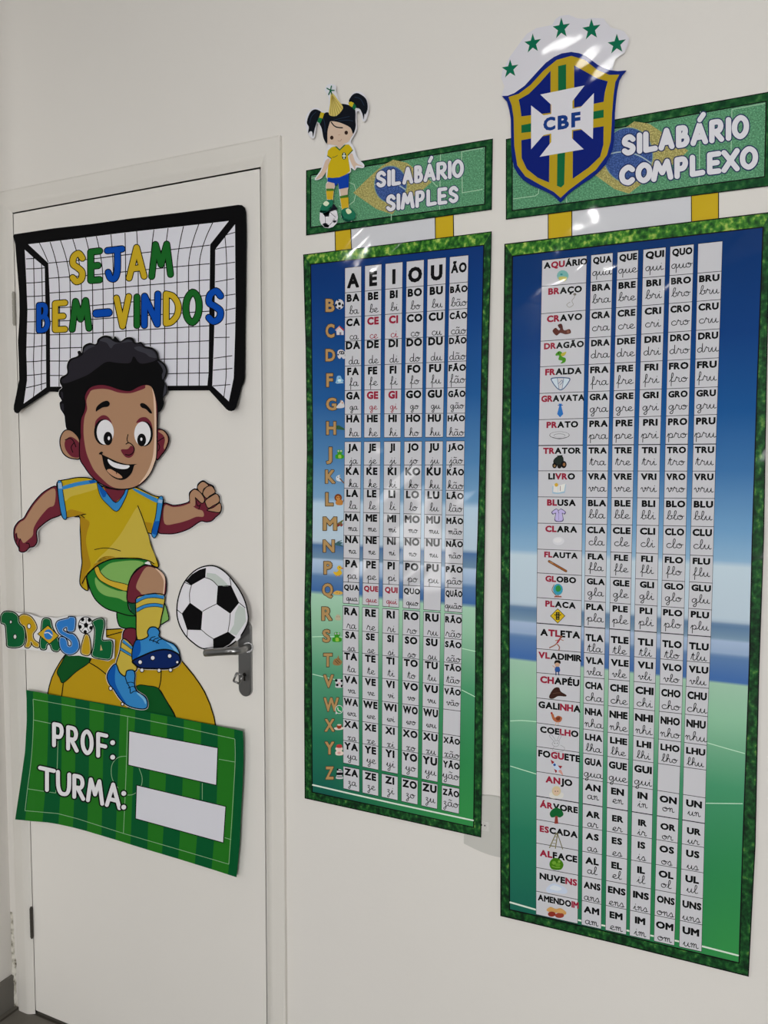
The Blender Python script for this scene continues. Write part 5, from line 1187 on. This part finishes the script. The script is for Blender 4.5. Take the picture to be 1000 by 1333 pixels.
# ---------------------------------------------------------------- girl cutout over the left header
gi = empty('girl_cutout', P(437, 297, .005), 'cartoon girl cutout with pigtails and party hat standing over the left header sign', 'cutout')
A = Art(gi, .0085); fr(390, 100, 8.333)
A.sheet('60,480 85,400 140,345 200,338 245,370 300,365 318,250 300,190 272,140 300,88 350,78 395,100 400,170 450,285 520,285 550,215 590,170 640,160 700,190 748,290 750,370 722,470 685,478 655,385 618,395 624,560 590,640 556,705 590,760 630,880 700,950 690,990 625,985 600,1015 560,990 556,1030 500,1075 430,1100 360,1106 292,1098 285,1000 250,1090 190,1120 165,1105 230,1010 262,910 290,790 310,745 280,700 240,600 195,500 165,650 130,665 85,600', G(200, 200, 206), .0022, smooth=True)
fr(400, 180, 8.333)
for sil in ('222,400 450,380 448,532 440,560 436,615 441,650 452,752 500,780 530,845 480,903 400,896 370,850 376,768 352,628 346,552 336,488 302,512 288,560 278,668 270,745 320,790 333,850 320,920 280,960 235,974 190,968 150,930 136,880 140,800 148,740 214,665 203,545 203,500 220,470',): A.sheet(sil, G(200, 200, 206), .0022, grow=.15)
fr(390, 100, 8.333)
A.part('backing_card', label='white cut edge of the girl'); A.up()
SK = G(206, 182, 162)
A.fill('285,905 330,895 305,985 270,1060 232,1092 178,1108 240,1020', SK, True); A.part('arm'); A.fill('538,860 572,832 612,930 692,972 612,962 602,1005 560,932', SK, True, step=False); A.part('arm')
fr(400, 180, 8.333)
A.fill('352,545 442,532 436,615 365,628', SK); A.fill('352,628 441,610 441,642 357,652', G(70, 118, 40), step=False); A.fill('358,652 447,640 450,752 376,768', G(200, 166, 40), step=False); A.part('leg', label='straight leg in a yellow sock with a green band')
A.fill('203,500 240,464 280,472 302,512 286,545 208,546', SK, step=False); A.fill('204,546 288,545 291,570 207,572', G(70, 118, 40), step=False); A.fill('205,572 287,570 276,665 214,665', G(200, 166, 40), step=False)
A.part('leg', label='raised leg in a yellow sock with a green band'); A.up()
A.fill(ellipse(232, 862, 97, 108, 28), G(202, 200, 205)); 
for s in ('200,745 290,712 330,765 290,782 245,800 235,850 195,850 165,815', '162,930 198,915 240,945 232,968 190,966', '275,895 300,850 326,845 318,905 292,922'): A.fill(s, G(20, 22, 32), step=False)
A.line('195,850 198,915', .6, G(60, 60, 70)); A.line('245,800 300,850', .6, G(60, 60, 70), step=False); A.line('240,945 275,905', .6, G(60, 60, 70), step=False); A.part('football', label='small black and white football under the foot'); A.up()
GS_, GSD = G(30, 110, 82), G(16, 70, 62)
A.fill('150,735 200,675 245,668 278,670 268,745 200,800 142,805', GS_, True); A.fill('146,780 200,780 268,735 262,760 200,806 142,806', GSD, True, step=False); A.fill('172,712 205,680 238,705 208,737', G(196, 206, 180), True); A.part('shoe', label='green football boot on the ball')
A.fill('374,778 440,752 500,780 527,845 480,898 400,890 374,850', GS_, True, step=False); A.fill('374,800 390,850 450,880 515,870 470,902 400,895 372,850', GSD, True, step=False); A.up(); A.fill('418,778 450,762 482,800 442,822', G(200, 206, 170), True); A.part('shoe', label='green football boot on the ground')
A.up(); A.fill('222,428 350,425 452,378 448,532 346,552 336,488 302,520 294,488 220,470', G(10, 60, 160)); A.part('shorts', label='blue shorts')
fr(390, 100, 8.333); A.fill('412,700 485,700 478,745 435,785 405,760', SK)
A.fill('308,800 345,765 392,753 436,788 494,735 535,733 565,770 578,800 525,855 535,930 549,1022 500,1062 433,1090 360,1098 298,1092 312,960 342,888 300,862', G(196, 170, 22)); A.line('302,858 345,886', 1.1, G(40, 80, 44)); A.line('576,796 525,852', 1.1, G(40, 80, 44), step=False)
A.fill('384,757 400,752 436,785 486,735 502,737 436,802', G(34, 98, 60)); A.line('358,868 366,874 380,870 412,852', .7, G(50, 80, 50)); A.fill(ellipse(483, 858, 24, 40, 16), G(24, 66, 52)); A.fill('476,826 490,826 488,850 502,850 502,866 488,866 490,890 476,890 478,866 464,866 464,850 478,850', G(196, 200, 190)); A.part('shirt', label='yellow shirt with green collar and a small crest'); A.up()
A.fill('325,500 345,480 420,490 500,520 555,560 578,612 560,655 530,702 470,732 400,746 330,732 298,720 292,600', SK, True); A.up()
A.fill(ellipse(350, 660, 19, 22, 14), G(52, 32, 26)); A.fill(ellipse(507, 606, 19, 22, 14), G(52, 32, 26), step=False); A.line('415,692 440,698 458,676', .6, G(170, 120, 106), step=False); A.line('420,632 440,628', .5, G(180, 130, 110), step=False); A.part('face'); A.up()
HK = G(12, 18, 28); HB = G(34, 50, 72)
A.fill('215,500 240,425 290,385 330,395 400,425 462,330 448,294 530,305 600,350 607,470 608,545 582,618 555,558 500,522 420,492 345,482 325,505 303,600 300,722 262,672 240,560', HK, True)
A.line('345,492 372,528 410,548 465,552', 1.5, HK, step=False); A.up(); A.line('370,470 450,450 540,430', .7, HB); A.line('420,480 520,470 580,480', .7, HB, step=False); A.line('260,450 275,520 275,600', .7, HB, step=False); A.part('hair', label='black fringe and side hair'); A.n -= 2
A.fill('100,545 80,500 95,430 130,370 182,353 240,388 215,440 190,490 165,560 146,650 138,600 115,590 92,610', HK, True); A.line('180,380 130,430 110,500', .7, HB); A.part('pigtail', label='left pigtail'); A.n -= 2
A.fill('535,270 570,200 622,176 680,200 727,250 740,335 718,405 705,402 694,462 684,412 655,350 610,335 598,310', HK, True); A.line('600,220 660,240 700,310', .7, HB); A.part('pigtail', label='right pigtail'); A.up(2)
A.fill('230,385 270,392 250,452 213,440', G(196, 176, 40), step=False); A.fill('207,441 249,453 226,506 193,490', G(26, 104, 62), step=False); A.part('hair_tie'); A.fill('528,280 558,268 590,283 570,330 540,312', G(196, 176, 40), step=False); A.fill('570,331 592,285 616,322 598,362', G(26, 104, 62), step=False); A.part('hair_tie'); A.up()
A.fill('338,190 362,180 420,255 471,325 455,370 415,412 370,428 318,402 330,290', G(204, 186, 104), True); A.up()
for x1, y1 in ((335, 408), (360, 424), (390, 424), (418, 408), (440, 385), (460, 350)): A.line([(390 + 350 / 8.333, 100 + 192 / 8.333), (390 + x1 / 8.333, 100 + y1 / 8.333)], .7, G(150, 130, 60), step=False)
A.up()
for x1, y1 in ((346, 100), (298, 124), (316, 192), (350, 188), (376, 146)): A.line([(390 + 336 / 8.333, 100 + 146 / 8.333), (390 + x1 / 8.333, 100 + y1 / 8.333)], 1.5, G(22, 96, 66), step=False)
A.part('party_hat', label='striped yellow party hat with a green bow')

# ---------------------------------------------------------------- crest cutout over the right header
cr = empty('crest_cutout', P(730, 263, .005), 'blue and yellow shield cutout with white cross and five green stars over right header', 'cutout')
A = Art(cr, .0065); fr(645, 10, 5.263)
A.sheet('42,605 62,540 40,480 50,430 100,335 180,225 215,180 280,140 340,128 390,118 410,80 440,58 500,48 560,72 620,78 660,70 740,72 765,105 790,135 880,160 917,210 905,260 885,310 820,352 802,420 850,470 760,620 100,640', G(194, 193, 200), .002); A.part('backing_card', label='white card with a scalloped top behind the stars')
SH = '45,605 85,603 130,585 200,535 300,425 345,378 400,338 455,313 520,303 575,312 620,330 700,390 745,415 790,428 840,434 900,430 870,465 850,500 835,570 826,650 820,720 818,800 812,920 803,970 785,1020 755,1075 705,1130 655,1170 600,1205 550,1240 500,1278 447,1336 400,1290 350,1262 300,1240 240,1213 190,1180 155,1140 128,1095 115,1030 108,950 106,850 105,760 95,700 80,645'
A.up(3); A.sheet(SH, G(10, 34, 118), .0035); A.up()
A.fill('90,612 160,590 240,530 330,432 420,358 520,330 610,356 700,427 780,460 850,458 822,510 810,600 800,720 797,800 790,915 765,1010 690,1110 590,1185 500,1253 447,1303 400,1262 310,1215 205,1155 150,1080 130,950 125,750 112,670', G(176, 150, 30))
for s in ('160,630 230,590 300,520 378,432 378,720 178,745 170,680', '540,395 620,440 700,485 770,505 750,580 742,645 540,685', '178,908 372,872 368,1198 290,1165 215,1105 180,1030', '532,845 742,812 740,940 718,1020 640,1095 530,1172'): A.fill(s, G(6, 28, 112), step=(s[0] == '1' and s[1] == '6'))
for s in ('430,400 485,388 485,575 430,585', '425,985 478,985 472,1210 450,1232 422,1220', '178,805 255,790 255,850 178,858', '670,712 742,698 742,752 670,764'): A.fill(s, G(14, 98, 58), step=False)
A.part('shield', label='blue shield with yellow rim and green stripes'); A.up()
A.fill('308,595 612,533 528,640 528,692 585,682 675,585 668,900 585,830 525,838 525,895 605,970 303,1022 383,920 383,862 330,873 245,970 245,670 330,737 383,728 383,665', G(196, 195, 201)); A.part('cross', label='white cross'); A.up(2)
for ch, x0, x1, y0, y1 in (('C', 328, 412, 748, 843), ('B', 427, 505, 735, 833), ('F', 520, 583, 716, 818)):
    v, f, w = glyph(ch, .07); ys = [b for _, b in v]; lo, hi = min(ys), max(ys)
    q = [(FR[0] + (x0 + (x1 - x0) * a / w) / FR[2], FR[1] + (y1 - (a / w - .5) * (x1 - x0) * .14 - (y1 - y0) * (b - lo) / (hi - lo)) / FR[2]) for a, b in v]
    for p in f:
        for i in range(1, len(p) - 1): A.tri(q[p[0]], q[p[i]], q[p[i + 1]], G(22, 56, 126))
A.part('lettering', label='blue letters CBF'); A.n = 1
for cx, cy, rx, ry in ((101, 420, 60, 66), (256, 246, 60, 70), (452, 142, 62, 76), (658, 150, 66, 76), (832, 250, 66, 72)):
    q = []
    for i in range(10):
        an = -math.pi / 2 + i * math.pi / 5; k = 1 if i % 2 == 0 else .40
        u, v = rx * k * math.cos(an), ry * k * math.sin(an); q.append((cx + u, cy + v - u * .17))
    A.fill([(FR[0] + x / FR[2], FR[1] + y / FR[2]) for x, y in q], G(10, 104, 74), step=False)
    A.part('star', label='green star')

# ---------------------------------------------------------------- power outlet half hidden between the charts
ol = P(604.2, 1075, 0); orr = P(690, 1075, 0); zt, zb = P(628, 1032, 0).z, P(640, 1113.5, 0).z
ot = empty('power_outlet', (P(648, 1075).x, 0, (zt + zb) / 2), 'pale grey wall power outlet with a curved plate, half hidden between the two charts', 'power outlet')
xc = (ol.x + orr.x) / 2; hwid = (orr.x - ol.x) / 2; zc = (zt + zb) / 2; hh = (zt - zb) / 2
bm = bmesh.new(); q = []
for i in range(13):
    t = i / 12; q.append((xc - hwid + 2 * hwid * t, zc + hh - .012 + .012 * math.sin(math.pi * t)))
for i in range(13):
    t = i / 12; q.append((xc + hwid - 2 * hwid * t, zc - hh + .012 - .012 * math.sin(math.pi * t)))
f = bm.faces.new([bm.verts.new((x, -.0005, z)) for x, z in q]); ex = bmesh.ops.extrude_face_region(bm, geom=[f])
top = [v for v in ex['geom'] if isinstance(v, bmesh.types.BMVert)]
for v in top:
    v.co.y = -.0038; v.co.x = xc + (v.co.x - xc) * .97; v.co.z = zc + (v.co.z - zc) * .975
plm = mat('outlet_plastic', (176, 175, 170), .4)
from_bm('faceplate', bm, plm, ot)
scx, scz = P(629, 1075, .005).x, P(629, 1075, .005).z
sock = from_bm('socket', box_bm(scx - .016, scx + .012, -.0046, -.0036, scz - .0095, scz + .0095, .001), mat('outlet_module', (184, 183, 179), .4), ot)
bm = bmesh.new(); hexq = [(-.0115, .0045), (-.008, .0078), (.005, .0078), (.0095, .0035), (.0095, -.0035), (.005, -.0078), (-.008, -.0078), (-.0115, -.0045)]
f = bm.faces.new([bm.verts.new((scx - .002 + x * .95, -.0051, scz + z * .95)) for x, z in hexq]); ex = bmesh.ops.extrude_face_region(bm, geom=[f])
for v in ex['geom']:
    if isinstance(v, bmesh.types.BMVert): v.co.y = -.0045; v.co.x = scx - .002 + (v.co.x - scx + .002) * 1.1; v.co.z = scz + (v.co.z - scz) * 1.1
from_bm('socket_face', bm, mat('outlet_socket_plastic', (178, 176, 172), .45), sock)
for dx in (-.0075, -.001, .0055):
    from_bm('pin_hole', tube_bm([Vector((scx - .002 + dx, -.0049, scz + .0012)), Vector((scx - .002 + dx, -.00535, scz + .0012))], .0015, 12), DARK, sock)

# tidy up the lettering source
bpy.data.objects.remove(_to); bpy.data.curves.remove(_tc)
